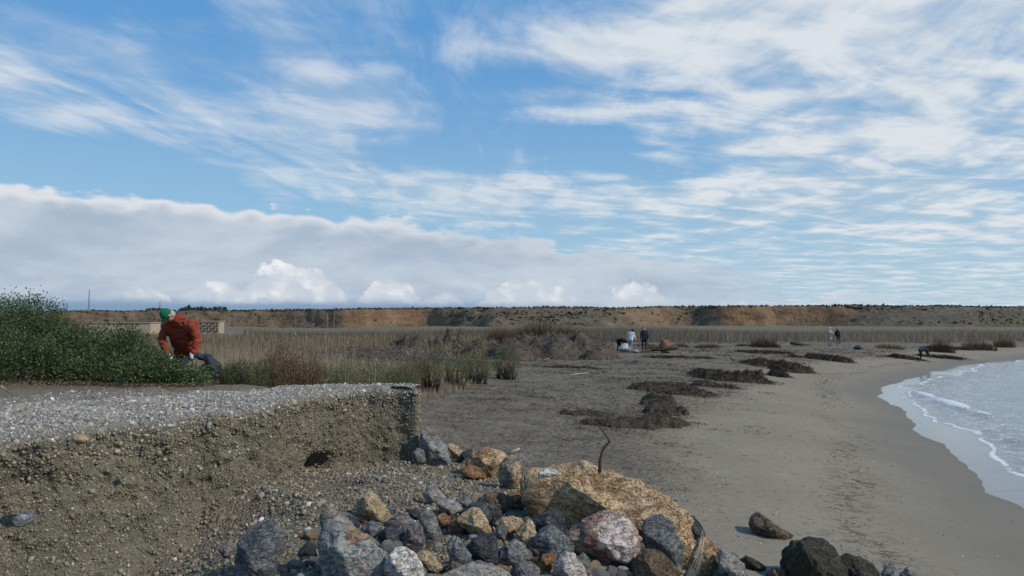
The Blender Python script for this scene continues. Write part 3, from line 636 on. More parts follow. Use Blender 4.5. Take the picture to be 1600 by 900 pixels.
ROCKS = [
 ([(881,839),(901,825),(919,813),(942,805),(971,803),(988,813),(1002,839),(999,860),(988,886),(953,882),(919,869),(890,856)], 'pink', 'chunky rock streaked red and white in front of the big orange boulder', None, .8, 6),
 ([(1003,825),(1010,813),(1022,807),(1036,806),(1051,816),(1060,836),(1069,868),(1064,892),(1046,892),(1026,886),(1011,862)], 'blue', 'blue grey rounded rock tucked under the right end of the orange boulder', 893, .8, 5),
 ([(1072,806),(1085,808),(1098,822),(1103,842),(1098,860),(1078,860),(1070,835)], 'dark', 'dark rock showing behind the right end of the orange boulder', 866, .9, 4),
 ([(1082,868),(1092,846),(1102,840),(1112,845),(1124,859),(1129,880),(1122,902),(1083,904),(1074,890)], 'ochre', 'pitted orange rock right of the boulder, beside the dry stems', None, .8, 5),
 ([(1122,868),(1130,861),(1146,869),(1162,881),(1172,900),(1166,918),(1125,915)], 'pale', 'pale speckled rock at the right end of the heap', None, .8, 5),
 ([(1113,900),(1122,884),(1136,878),(1148,884),(1153,900),(1148,918),(1113,918)], 'dark', 'small blue black rock in front of the pale speckled rock', 915, .8, 4),
 ([(988,886),(998,870),(1011,860),(1028,862),(1045,874),(1060,892),(1064,915),(1020,925),(985,915)], 'brown', 'rough dark brown rock at the bottom below the grey rounded one', 915, .8, 5),
 ([(866,884),(875,868),(886,863),(900,870),(911,884),(918,904),(892,918),(862,912)], 'whitered', 'white rock with rusty stains at the bottom, below the streaked one', 916, .8, 5),
 ([(838,885),(848,868),(862,864),(870,872),(866,886),(856,897),(842,895)], 'rust', 'small orange rock left of the white rusty stained one', None, .9, 4),
 ([(900,872),(912,864),(922,875),(924,896),(914,906),(900,902)], 'purple', 'small dark purple rock between the white and the streaked rocks', None, .9, 4),
 ([(830,816),(848,803),(866,796),(878,806),(886,826),(884,845),(860,848),(836,842)], 'dark', 'black rock with a pale edge under the left end of the orange boulder', 856, .7, 5),
 ([(832,842),(850,826),(866,824),(884,838),(898,852),(898,872),(866,880),(838,876)], 'blue', 'dark blue grey angular rock left of the streaked rock', 880, .8, 5),
 ([(774,818),(784,811),(802,808),(817,813),(817,830),(802,842),(780,840)], 'tan', 'rough honey coloured rock left of the pale angular one', 844, .9, 5),
 ([(802,842),(812,824),(826,810),(836,822),(840,836),(830,856),(808,858),(798,850)], 'tan', 'cream and tan angular rock right of the honey coloured one', 860, .8, 5),
 ([(712,813),(722,805),(739,796),(750,797),(758,804),(763,818),(768,831),(755,842),(738,834),(720,824)], 'tan', 'golden faceted block standing proud in the middle of the grey rocks', 848, .9, 5),
 ([(702,816),(712,811),(726,820),(732,832),(720,838),(704,834)], 'rust', 'small reddish brown stone at the left foot of the golden block', None, .9, 4),
 ([(720,800),(730,790),(752,787),(772,790),(783,800),(786,814),(774,822),(748,814),(724,808)], 'dark', 'long black rock behind the golden block', 824, .8, 5),
 ([(711,782),(726,776),(742,780),(744,792),(728,796),(712,793)], 'grey', 'small flat grey rock behind the long black one', None, .9, 4),
 ([(680,785),(698,781),(716,786),(723,797),(712,808),(692,803)], 'pale', 'flat pale grey slab left of the golden block', None, .9, 4),
 ([(746,782),(760,772),(778,769),(795,778),(802,792),(790,804),(764,800)], 'brown', 'brown crumbly rock left of the round tan stone', None, .9, 5),
 ([(786,782),(796,771),(808,769),(818,776),(820,785),(812,793),(796,792)], 'rust', 'round brown stone left of the orange boulder', None, .9, 4),
 ([(726,858),(740,842),(756,837),(770,836),(776,850),(779,882),(768,892),(742,884),(728,872)], 'dark', 'big smooth dark blue rock below the golden block', 890, .8, 5),
 ([(698,852),(706,840),(716,840),(724,852),(736,868),(736,888),(722,894),(702,880)], 'blue', 'tall grey veined rock left of the big smooth dark one', 892, .8, 5),
 ([(655,804),(664,797),(674,798),(682,815),(690,836),(684,850),(664,850),(656,828)], 'grey', 'upright dark grey rock left of the rust coloured patchy stone', 852, .8, 5),
 ([(682,806),(696,802),(704,812),(702,826),(690,830),(683,822)], 'rust', 'rust coloured patchy stone between grey rocks', None, .9, 4),
 ([(628,842),(638,824),(650,816),(660,826),(665,846),(655,862),(638,860)], 'purple', 'pinkish grey rock with a white tip behind the white and orange rock', 864, .8, 5),
 ([(592,854),(600,845),(610,844),(617,856),(612,870),(598,870)], 'pale', 'small cream coloured stone behind the white and orange rock', None, .9, 4),
 ([(602,884),(607,868),(616,857),(628,857),(648,867),(658,884),(663,905),(655,922),(625,928),(603,910)], 'white', 'white rock with an orange lower side at the bottom of the heap', 916, .8, 6),
 ([(649,868),(660,861),(670,865),(682,876),(697,888),(690,898),(674,898),(658,886)], 'tan', 'smooth golden rock right of the white and orange one', None, .8, 5),
 ([(503,800),(516,798),(534,811),(552,828),(576,846),(596,862),(606,885),(606,915),(590,935),(530,938),(505,915),(499,885),(497,850),(500,822)], 'slab', 'largest grey slab, its point rising at the left of the heap', 912, .62, 6),
 ([(365,872),(372,848),(386,830),(404,815),(424,812),(436,828),(441,852),(436,880),(424,905),(398,918),(370,908)], 'blue', 'dark blue grey rock alone below the bank at the bottom left', None, .75, 6),
 ([(341,861),(349,849),(360,847),(367,857),(364,870),(350,874)], 'purple', 'small round stone beside the lone dark rock at bottom left', None, .9, 4),
 ([(551,787),(562,776),(575,769),(588,779),(601,793),(612,810),(604,820),(586,815),(562,806)], 'tan', 'tan wedge shaped rock standing in the scree above the grey slab', 820, .8, 5),
 ([(556,808),(570,803),(583,808),(584,817),(570,820),(557,817)], 'rust', 'small flat orange stone below the tan wedge', None, .9, 4),
 ([(564,824),(578,815),(594,820),(600,834),(584,842),(566,838)], 'blue', 'small dark grey rock below the flat orange stone', None, .9, 4),
 ([(530,814),(544,806),(558,811),(562,822),(548,830),(534,824)], 'dark', 'small dark flat rock at the upper edge of the grey slab', None, .9, 4),
 ([(556,838),(572,836),(592,850),(592,862),(576,860),(560,850)], 'grey', 'narrow grey rock along the right edge of the big slab', None, .8, 4),
 ([(588,836),(606,824),(628,829),(638,844),(622,854),(600,852)], 'dark', 'dark pyramid shaped rock left of the pinkish grey one', None, .9, 4),
 ([(662,774),(668,760),(676,757),(688,770),(698,782),(690,791),(670,790)], 'pale', 'small pointed grey stone standing in the scree', None, .9, 4),
 ([(654,690),(658,672),(666,667),(684,682),(698,697),(705,724),(690,730),(664,728)], 'slab', 'leaning blue grey slab against the right end of the bank', None, .6, 5),
 ([(643,708),(652,700),(662,704),(666,722),(654,728),(644,724)], 'grey', 'small grey stone at the left foot of the leaning slab', None, .9, 4),
 ([(696,694),(706,694),(718,701),(726,709),(722,717),(708,716)], 'tan', 'tan elongated stone behind the leaning slab', None, .9, 4),
 ([(712,720),(722,706),(736,702),(740,708),(728,717),(716,723)], 'dark', 'thin black stone leaning on the brown domed rock', 724, .9, 4),
 ([(728,724),(738,708),(754,700),(770,700),(788,709),(794,718),(786,736),(774,750),(752,748),(732,740)], 'ochre', 'brown domed rock at the back of the heap', None, .85, 5),
 ([(778,735),(786,720),(800,710),(815,710),(825,720),(823,735),(815,752),(814,768),(794,766),(778,752)], 'two', 'tan and slate rock at the back, right of the domed one', None, .85, 5),
 ([(718,736),(734,727),(752,734),(762,746),(744,752),(722,748)], 'rust', 'reddish crumbling stone in front of the domed rock', None, .9, 4),
 ([(680,906),(706,892),(738,883),(768,884),(792,894),(804,912),(760,930),(690,926)], 'pale', 'wide flat grey brown rock at the bottom edge', 918, .8, 5),
 ([(778,868),(790,852),(806,846),(820,852),(826,868),(818,886),(796,892),(780,884)], 'grey', 'grey green rock right of the big smooth dark one', None, .8, 5),
 ([(770,832),(778,822),(788,821),(793,832),(788,846),(774,846)], 'blue', 'small shiny blue grey stone below the honey coloured rock', 850, .9, 4),
 ([(798,897),(812,882),(830,879),(844,892),(842,910),(806,914)], 'purple', 'purple grey rock at the bottom edge, left of the small orange rock', None, .8, 5),
 ([(694,890),(706,878),(720,882),(726,894),(716,902),(698,902)], 'brown', 'small brown stone above the wide flat rock', None, .9, 4),
 ([(768,892),(780,883),(794,886),(798,898),(784,903),(770,902)], 'rust', 'small brown stone right of the wide flat rock', None, .9, 4),
 ([(632,855),(644,852),(660,856),(664,868),(648,872)], 'dark', 'little black stone behind the white and orange rock', None, .9, 3),
 ([(736,880),(750,876),(764,884),(760,894),(742,894)], 'grey', 'small grey stone in front of the big smooth dark rock', None, .9, 3),
 ([(606,812),(620,806),(638,808),(648,818),(636,826),(612,824)], 'purple', 'low dark rock right of the tan wedge', None, .9, 4),
 ([(638,800),(650,794),(660,802),(658,814),(642,814)], 'dark', 'small dark stone left of the upright grey rock', None, .9, 4),
]
ORD = {}
for poly, kind, lab, base, dep, sub in ROCKS:
    rock(poly, kind, lab, base, dep, sub)
rock([(838,741),(850,734),(868,735),(878,739),(862,746),(842,746)], 'white', 'white flat stone lying on the left shoulder of the orange boulder', Y=7.15, depth=1.2, sub=4)
BR = [
 ([(1175,822),(1180,811),(1190,804),(1200,809),(1208,818),(1222,828),(1240,835),(1226,845),(1200,845),(1182,836)], 'brown', 'lone jagged brown rock lying on the open sand', 842, .9, 5),
 ([(1226,888),(1232,868),(1240,852),(1252,846),(1275,846),(1296,852),(1312,864),(1326,884),(1334,915),(1300,935),(1235,930)], 'moss', 'large dark mossy rock on the sand at the bottom edge', 920, .8, 6),
 ([(1310,876),(1326,868),(1348,873),(1370,886),(1382,910),(1350,930),(1316,922)], 'moss', 'low dark rock joined to the right of the large mossy one', 918, .8, 5),
 ([(1379,898),(1385,885),(1396,881),(1405,892),(1408,912),(1382,915)], 'grey', 'small grey rock right of the dark rocks on the sand', 912, .8, 4),
 ([(1405,900),(1418,889),(1432,895),(1440,912),(1408,915)], 'grey', 'low grey rock at the bottom edge, rightmost of all', 914, .8, 4),
 ([(1158,878),(1168,869),(1186,877),(1200,888),(1184,893),(1164,888)], 'moss', 'flat dark stone on the sand left of the large mossy rock', None, .9, 4),
 ([(1198,900),(1210,888),(1226,892),(1234,905),(1206,910)], 'brown', 'small brown stone at the left foot of the large mossy rock', None, .9, 4),
]
for poly, kind, lab, base, dep, sub in BR:
    rock(poly, kind, lab, base, dep, sub, group='rocks on the open sand', amp=.075)
# small stones filling the gaps of the heap
r_ = np.random.default_rng(5); cnt = 0
kinds = ['grey', 'blue', 'dark', 'pale', 'pale', 'purple', 'tan', 'tan', 'rust', 'brown', 'white', 'dark', 'grey']
protos = {}
while cnt < 230:
    px, py = r_.uniform(455, 1160), r_.uniform(752, 925)
    lo = np.interp(px, [455, 520, 600, 700, 800, 900, 1000, 1100, 1160], [850, 815, 800, 775, 775, 820, 850, 850, 880])
    if py < lo: continue
    g = ground_at(px, py); k = kinds[r_.integers(len(kinds))]; w = r_.uniform(.03, .095)
    if k not in protos or len(protos[k]) < 2:
        s_ = int(r_.integers(1000)); v, f = ico(3); rr = np.random.default_rng(s_); cut = np.ones(len(v))
        for _ in range(11):
            nn_ = rr.normal(size=3); nn_ /= np.linalg.norm(nn_); dt = v @ nn_; cut = np.minimum(cut, np.where(dt > .05, rr.uniform(.62, .9) / np.maximum(dt, .05), 9))
        q = v * cut[:, None] * (1 + .09 * fbm(v * 2.5 + s_, 3, 3))[:, None]
        o = mesh_np('stone', q, f, RM[k]); protos.setdefault(k, []).append(o)
    else:
        src = protos[k][int(r_.integers(2))]; o = src.copy(); C.objects.link(o)
    o.location = (g.x, g.y, g.z + w * .25); o.scale = (w * r_.uniform(.8, 1.5), w * r_.uniform(.8, 1.3), w * r_.uniform(.6, 1.0)); o.rotation_euler = (r_.uniform(-.5, .5), r_.uniform(-.5, .5), r_.uniform(0, 6.3))
    CW = dict(grey='grey', blue='blue grey', dark='blackish', pale='pale grey', purple='purplish grey', tan='tan', white='white', rust='rusty orange', brown='dark brown')[k]
    ZW = ('near the lone dark rock at the left', 'around the largest grey slab', 'left of the golden block', 'around the golden faceted block', 'at the left foot of the orange boulder', 'in front of the orange boulder', 'at the right end of the heap')[int(np.searchsorted([500, 600, 700, 790, 880, 1060], px))]
    VW = 'on the upper slope' if py < 830 else 'low down'
    tag(o, 'small %s stone %s, %s' % (CW, ZW, VW), 'stone', 'small %s stones %s %s' % (CW, ZW, VW)); cnt += 1
# single pebbles that stand out
for (px, py, w, k, lab, zt) in ((427, 0, 0, '', '', 0),):
    pass
def pebble(px, py, w, kind, lab, z=None, aspect=1.3, name='pebble', Y=None):
    g = P(px, py, Y) if Y else (Pz(px, py, z) if z else ground_at(px, py)); v, f = ico(3); q = v * np.array([w * aspect, w, w * .7]) * (1 + .12 * fbm(v * 1.6 + px, 2, 4))[:, None]
    o = mesh_np(name, q, f, RM[kind]); o.location = g + Vector((0, 0, w * .3)); o.rotation_euler = (0, .2, px); return tag(o, lab, 'pebble')
pebble(482, 792, .035, 'white', 'white pebble alone in the gravel above the big grey slab')
pebble(205, 630, .045, 'white', 'bright white pebble on the path on top of the bank', BZ + .01)
pebble(150, 622, .06, 'pale', 'dull tan pebble on the trodden soil near the green shrubs', BZ + .01)
pebble(126, 688, .055, 'tan', 'smooth beige cobble set in the upper edge of the bank', Y=6.75)
pebble(706, 727, .04, 'white', 'white pebble on the scree below the leaning slab')
pebble(266, 667, .035, 'white', 'white pebble near the brink on top of the bank', BZ + .02)
pebble(36, 815, .07, 'blue', 'blue grey cobble stuck low in the face of the bank', Y=6.12, aspect=1.5)

# ------------------------------------------------------------------ seaweed and litter
STRIP_V = np.array([(-.6, -1, 0), (.5, -.2, .2), (.2, 1, 0), (-.5, .3, .22)], float); STRIP_F = np.array([(0, 1, 3), (3, 1, 2)])
WPAL = np.array([(.045, .034, .025), (.065, .048, .034), (.035, .028, .022), (.095, .07, .048), (.15, .12, .09), (.24, .21, .17)]); WW = np.array([5, 6, 3.5, 3.5, 1.8, .5]); WW /= WW.sum()
def strips(x, y, z, ln, wd, tilt=.35, pal=WPAL, w=WW, yawc=None):
    n = len(x); yaw = rng.uniform(0, 2 * np.pi, n) if yawc is None else yawc + rng.normal(size=n) * .5
    dr = np.stack([np.cos(yaw), np.sin(yaw), rng.normal(size=n) * tilt], 1)
    M = frames(dr); up = np.cross(np.cross(dr, (0, 0, 1)), dr)
    sd_ = np.cross(dr / np.linalg.norm(dr, axis=1)[:, None], np.array([0, 0, 1.]) + rng.normal(size=(n, 3)) * .4); sd_ /= np.linalg.norm(sd_, axis=1)[:, None]
    dn = dr / np.linalg.norm(dr, axis=1)[:, None]; M = np.stack([sd_, dn, np.cross(sd_, dn)], 2)
    return scatter(STRIP_V, STRIP_F, np.stack([x, y, z], 1), M, np.stack([wd, ln, ln * .5], 1), tones(pal, w, n))
def mound(blobs, label, name='seaweed_mound', cat_='seaweed', dens=420, mat_=None, group=None, res=.07, pal=WPAL, w=WW, sl=(.02, .06), rgh=.25, core=(.05, .038, .028)):
    """blobs: (px, base_py, half-width px, height m, depth half m)"""
    L = []
    for px, py, hw, hh, dp in blobs:
        hw *= 1.2; g = ground_at(px, py); L.append((g.x, g.y + dp * .8, hw / FPX * g.y, dp, hh))
    x0 = min(a - c * 1.5 for a, b_, c, d_, e in L); x1 = max(a + c * 1.5 for a, b_, c, d_, e in L)
    y0 = min(b_ - d_ * 1.5 for a, b_, c, d_, e in L); y1 = max(b_ + d_ * 1.5 for a, b_, c, d_, e in L)
    res = max(.035 if res > .06 and L[0][1] < 24 else res, (x1 - x0) / 190, (y1 - y0) / 190)
    nx, ny = max(8, int((x1 - x0) / res)), max(8, int((y1 - y0) / res))
    def hgt(x, y):
        h = np.zeros(len(x))
        for a, b_, c, d_, e in L:
            r2 = ((x - a) / c) ** 2 + ((y - b_) / d_) ** 2; wob = .80 * n2(x, y * 1.3, 1.7 / max(c, .4), 4, 51)
            h = np.maximum(h, e * (np.clip(.95 - r2 + wob, 0, 1.2)) ** .75)
        return h * (1 + rgh * 1.5 * n2(x, y, 4.0 if res < .1 else 1.4, 4, 52)) + 0
    X, Y_ = np.meshgrid(np.linspace(x0, x1, nx), np.linspace(y0, y1, ny), indexing='ij'); xf, yf = X.ravel(), Y_.ravel()
    h = hgt(xf, yf); z = gz(xf, yf) + np.where(h > .02, h, -.06) - .0
    a0, b0 = L[0][0], L[0][1]; org = (a0, b0, g1(a0, b0))
    root = mesh_np(name, np.stack([xf, yf, z], 1), grid_faces(nx, ny), mat_ or weed_core, origin=org); tag(root, label, cat_, group)
    n = int(min(16000, 3.2 * dens * (x1 - x0) * (y1 - y0)))
    x = rng.uniform(x0, x1, n); y = rng.uniform(y0, y1, n); h = hgt(x, y); hs = hgt(x + rng.normal(size=n) * .35 * L[0][2] ** .5, y + rng.normal(size=n) * .35); k = (h > .01) | ((hs > .02) & (rng.random(n) < .45)); x, y, h = x[k], y[k], h[k] + .008; n = len(x)
    scl = max(1., L[0][1] / 18.)
    sv_, sf_, sc_ = strips(x, y, gz(x, y) + h, rng.uniform(sl[0], sl[1], n) * scl * 1.35, rng.uniform(.006, .014, n) * scl, .7, pal, w)
    o = mesh_np('strands', sv_, sf_, weedm, parent=root, cols=sc_, smooth=False); o['kind'] = 'stuff'
    return root
weed_core = simple('matted_seaweed', (.095, .074, .054), (.048, .038, .029), .95, 9, 1.0, .05)
heapm = simple('dry_heap', (.12, .098, .075), (.065, .052, .041), .95, 2.0, 1.0, .12)
HP = np.array([(.12, .095, .07), (.16, .13, .10), (.20, .17, .13), (.08, .065, .05), (.26, .23, .19)]); HW = np.array([4, 4, 3, 3, 1.]); HW /= HW.sum()
grp = 'dark seaweed banks along the beach'
mound([(925, 652, 38, .10, .35), (975, 668, 45, .15, .45), (1030, 668, 40, .24, .5), (1045, 650, 26, .25, .5), (1030, 632, 24, .2, .6)], 'nearest bank of dark seaweed, bent like a hook on the sand', group=grp, dens=900)
mound([(1025, 615, 30, .17, .6), (1070, 617, 38, .17, .6), (1120, 606, 36, .17, .6), (1045, 606, 40, .12, .6)], 'long low seaweed bank just beyond the hooked one', group=grp, dens=600)
mound([(1150, 596, 40, .30, .9), (1185, 598, 24, .32, .7), (1120, 590, 36, .16, .9)], 'tall seaweed bank in the middle of the beach', group=grp, dens=500)
mound([(1220, 589, 13, .24, .5)], 'small round lump of seaweed right of the tall bank', group=grp, dens=500)
mound([(1242, 582, 26, .30, .8), (1215, 574, 40, .22, 1.)], 'farther dark seaweed bank beyond the small round lump', group=grp, dens=300)
mound([(1318, 567, 14, .25, .8), (1290, 562, 30, .18, 1.2)], 'flat tapering seaweed bank nearest the two walkers', group=grp, dens=160)
mound([(1420, 562, 20, .16, .8)], 'thin dark seaweed patch left of the bending person', group=grp, dens=160)
mound([(1470, 560, 30, .08, .8)], 'low seaweed patch right of the bending person', group=grp, dens=160)
for (px, py, hw, hh, dp, lab) in ((1200, 552, 40, .05, 1.0, 'long thin strip of seaweed in front of the two walkers'), (1060, 560, 40, .05, .7, 'thin strip of seaweed below the log pile'), (900, 575, 36, .05, .5, 'flat patch of seaweed left of the middle beach'), (1500, 547, 40, .06, 1.2, 'dark strip of weed along the far curve of the beach')):
    mound([(px, py, hw, hh, dp)], lab, group=grp, dens=120)
# dry heaps at the back of the beach
gh = 'dry brown heaps behind the beach'
mound([(636, 556, 27, 1.15, 2.2), (650, 556, 22, .8, 2.0)], 'left cone shaped heap of dry brown seaweed beyond the grass', 'dry_heap', 'heap', 60, heapm, gh, .2, HP, HW, (.04, .09))
mound([(692, 556, 24, 1.05, 2.), (725, 560, 30, .6, 2.)], 'second lower heap right of the cone shaped one', 'dry_heap', 'heap', 60, heapm, gh, .2, HP, HW, (.04, .09))
mound([(850, 560, 55, 1.0, 3.2), (900, 560, 45, 1.25, 3.0), (935, 562, 24, .8, 2.4), (800, 562, 40, .7, 3.), (770, 556, 40, .8, 3.)], 'widest brown heap left of the group of three people', 'dry_heap', 'heap', 60, heapm, gh, .22, HP, HW, (.04, .09))
mound([(560, 566, 90, .45, 3.), (680, 572, 90, .35, 3.), (480, 565, 70, .45, 3.)], 'long low ridge of pale brown litter behind the dry grass', 'dry_heap', 'heap', 40, heapm, gh, .25, HP, HW, (.04, .09))
# thin litter over the sand
n = 270000; th = rng.uniform(-.62, .62, n); rr = np.exp(rng.uniform(math.log(6), math.log(80), n)); x = rr * np.sin(th); y = rr * np.cos(th)
sd = shore_dist(x, y); w1 = np.exp(-((sd - 2.4 - .5 * n2(x, y, .25, 2, 61)) / .38) ** 2) * sst(n2(x, y, .5, 2, 62), -.5, .2) * .30
w2 = sst(sd + 1.6 * n2(x, y, .18, 3, 22), 4.4, 7.5) * (.10 + .90 * sst(n2(x * .7, y * 1.3, .9, 4, 63), -.15, .5)) * .60
w3 = (sd > 1.2) * .008
kp = (rng.random(n) < w1 + w2 + w3) & (sd > .8) & ((x > np.interp(y, ex_y, ex_x) + .6) | (y > 13)) & ~((y < 20) & (x < -2.))
x, y, rr = x[kp], y[kp], rr[kp]; sc_ = np.clip(rr / 13, .7, 5)
sv_, sf_, cc_ = strips(x, y, gz(x, y) + .004, rng.uniform(.015, .06, len(x)) * sc_, rng.uniform(.004, .010, len(x)) * sc_ ** .9, .18)
tag(mesh_np('seaweed_litter', sv_, sf_, weedm, cols=cc_, smooth=False), 'scattered dark shreds of seaweed on the sand', 'seaweed', kind='stuff')
nc_ = 900; th = rng.uniform(-.45, .60, nc_); rr = np.exp(rng.uniform(math.log(11), math.log(70), nc_)); cx_ = rr * np.sin(th); cy_ = rr * np.cos(th); sd = shore_dist(cx_, cy_)
k = (rng.random(nc_) < sst(sd + 1.2 * n2(cx_, cy_, .25, 2, 130), 3.6, 7.0)) & ((cx_ > -1.4) | (cy_ > 26)) & (cx_ > -.03 * cy_ - 1.0); cx_, cy_, rr = cx_[k], cy_[k], rr[k]
m_ = 34; sc_ = np.clip(rr / 14, .8, 4); ex_ = rng.uniform(.10, .38, len(cx_)) * sc_ ** .8
x = (cx_[:, None] + rng.normal(size=(len(cx_), m_)) * ex_[:, None]).ravel(); y = (cy_[:, None] + rng.normal(size=(len(cx_), m_)) * .55 * ex_[:, None]).ravel(); sc2 = np.repeat(sc_, m_)
sv_, sf_, cc_ = strips(x, y, gz(x, y) + rng.random(len(x)) * .025, rng.uniform(.02, .055, len(x)) * sc2, rng.uniform(.006, .014, len(x)) * sc2 ** .9, .35)
tag(mesh_np('seaweed_tufts', sv_, sf_, weedm, cols=cc_, smooth=False), 'small tangled tufts of brown seaweed strewn over the upper beach', 'seaweed', kind='stuff')
# tiny shells and pebbles on the open sand
n = 1500; th = rng.uniform(-.1, .62, n); rr = np.exp(rng.uniform(math.log(6), math.log(35), n)); x = rr * np.sin(th); y = rr * np.cos(th); sd = shore_dist(x, y); k = (sd > .6) & (x > .5); x, y, rr = x[k], y[k], rr[k]; n = len(x)
v_, f_, c_ = scatter(PV, PF, np.stack([x, y, gz(x, y) + .003], 1), rotmats(n), (.004 + .010 * rng.random(n) ** 3)[:, None] * np.array([[1.2, 1, .6]]), tones(np.array([(.6, .58, .54), (.3, .28, .25), (.08, .08, .08)]), np.array([.35, .35, .3]), n))
tag(mesh_np('shell_grit', v_, f_, pebm, cols=c_), 'tiny pale shells and pebbles dotted over the sand', 'gravel', kind='stuff')

# ------------------------------------------------------------------ sticks and canes
def stick(pts, rad, m, label, name='stick', cat_='stick', group=None, extra=()):
    v, f = tube(pts, rad, 7); q = [(v, f)]
    for p2, r2 in extra: q.append(tube(p2, r2, 6))
    v, f, _ = cat(q); v = v + .004 * fbm(v * 30, 2, 9)[:, None]
    o = mesh_np(name, v, f, m, origin=tuple(pts[0])); return tag(o, label, cat_, group)
Yt = 7.75
stick([P(937, 738, Yt), P(938, 720, Yt), P(941, 705, Yt), P(948, 694, Yt), P(954, 691, Yt), P(948, 681, Yt), P(940, 670, Yt), P(932, 661, Yt)], [.019, .016, .014, .017, .015, .012, .010, .007], twigm, 'crooked bare branch standing upright behind the orange boulder', 'branch', 'branch', extra=[([P(938, 724, Yt), P(934, 721, Yt)], [.012, .006])])
def cane(x0, y0, x1, y1, lab, r=.012, m=None, z=.03):
    a = ground_at(x0, y0); b_ = ground_at(x1, y1); a.z += z; b_.z += z; mid = (a + b_) / 2 + Vector((0, 0, .02)); stick([a, mid, b_], [r, r, r * .7], m or canem, lab, 'cane', 'cane', 'pale canes lying on the beach')
cane(630, 594, 656, 592, 'pale cane lying just right of the dry grass', .02)
cane(690, 586, 722, 584, 'pale cane lying at the foot of the green shrubs', .02)
cane(891, 587, 919, 584, 'pale cane lying in the middle of the upper beach', .022)
cane(850, 563, 867, 561, 'short pale cane at the left foot of the widest heap', .025)
cane(919, 553, 952, 550, 'pale cane lying on the widest heap near the group', .03, z=.1)
cane(1030, 555, 1057, 556, 'yellowish cane in front of the log pile', .03)
stick([P(793, 709, 9.6), P(803, 705, 9.6), P(812, 701, 9.6)], [.018, .017, .012], canem, 'short pale stick resting between the two rocks at the back', 'stick', 'stick')
stick([P(818, 765, 8.3), P(816, 750, 8.35), P(818, 738, 8.4), P(824, 728, 8.4), P(827, 722, 8.4)], [.012, .014, .013, .010, .008], woodm, 'thin curved root hanging over the tan and slate rock', 'root', 'root', extra=[([P(820, 765, 8.3), P(826, 755, 8.3), P(827, 742, 8.3)], [.010, .009, .006])])
st = empty('straw_tuft', P(1085, 895, 6.1)); tag(st, 'few straw coloured stems sticking up beside the right end of the boulder', 'straw')
for k, (a, b_) in enumerate((((1083, 897), (1098, 828)), ((1088, 897), (1101, 840)), ((1079, 892), (1094, 846)), ((1086, 900), (1095, 850)), ((1091, 898), (1100, 832)))):
    v, f = tube([P(a[0], a[1], 6.0), P((a[0] + b_[0]) / 2 + 1, (a[1] + b_[1]) / 2, 6.02), P(b_[0], b_[1], 6.05)], [.004, .0035, .002], 5); mesh_np('stem', v, f, canem, parent=st)
stick([Pz(2, 603, BZ + .15), Pz(14, 614, BZ + .02)], [.01, .008], canem, 'bent straw lying at the far left edge of the path', 'straw', 'straw')
g = ground_at(1236, 541); stick([g + Vector((0, 0, .25)), g + Vector((1.1, .2, .12)), g + Vector((2.0, .3, 0))], [.16, .15, .06], darkwood, 'dark driftwood log lying left of the two walkers', 'driftwood_log', 'driftwood')
# the pile by the group: dark trunk with orange root plate
g = ground_at(1008, 551); g.z += .16
o = stick([g, g + Vector((1.0, .1, .1)), g + Vector((1.8, .1, .15)), g + Vector((2.3, 0, .2))], [.11, .18, .17, .14], darkwood, 'dark driftwood trunk lying in front of the person in the navy jacket', 'driftwood_log', 'driftwood',
      extra=[([g + Vector((.5, 0, .1)), g + Vector((.1, -.3, .5))], [.08, .03]), ([g + Vector((1.2, 0, .2)), g + Vector((.9, -.3, .7))], [.07, .02]), ([g + Vector((-.6, -.2, -.3)), g + Vector((.4, 0, .1))], [.08, .14])])
g = ground_at(1040, 552); v, f = ico(4); q = v * np.array([.42, .35, .55]) * (1 + .22 * fbm(v * 2.2, 4, 15))[:, None]
o = mesh_np('root_stump', q, f, RM['rust']); o.location = g + Vector((.0, .1, .45)); tag(o, 'orange brown root stump at the right end of the dark trunk', 'stump')

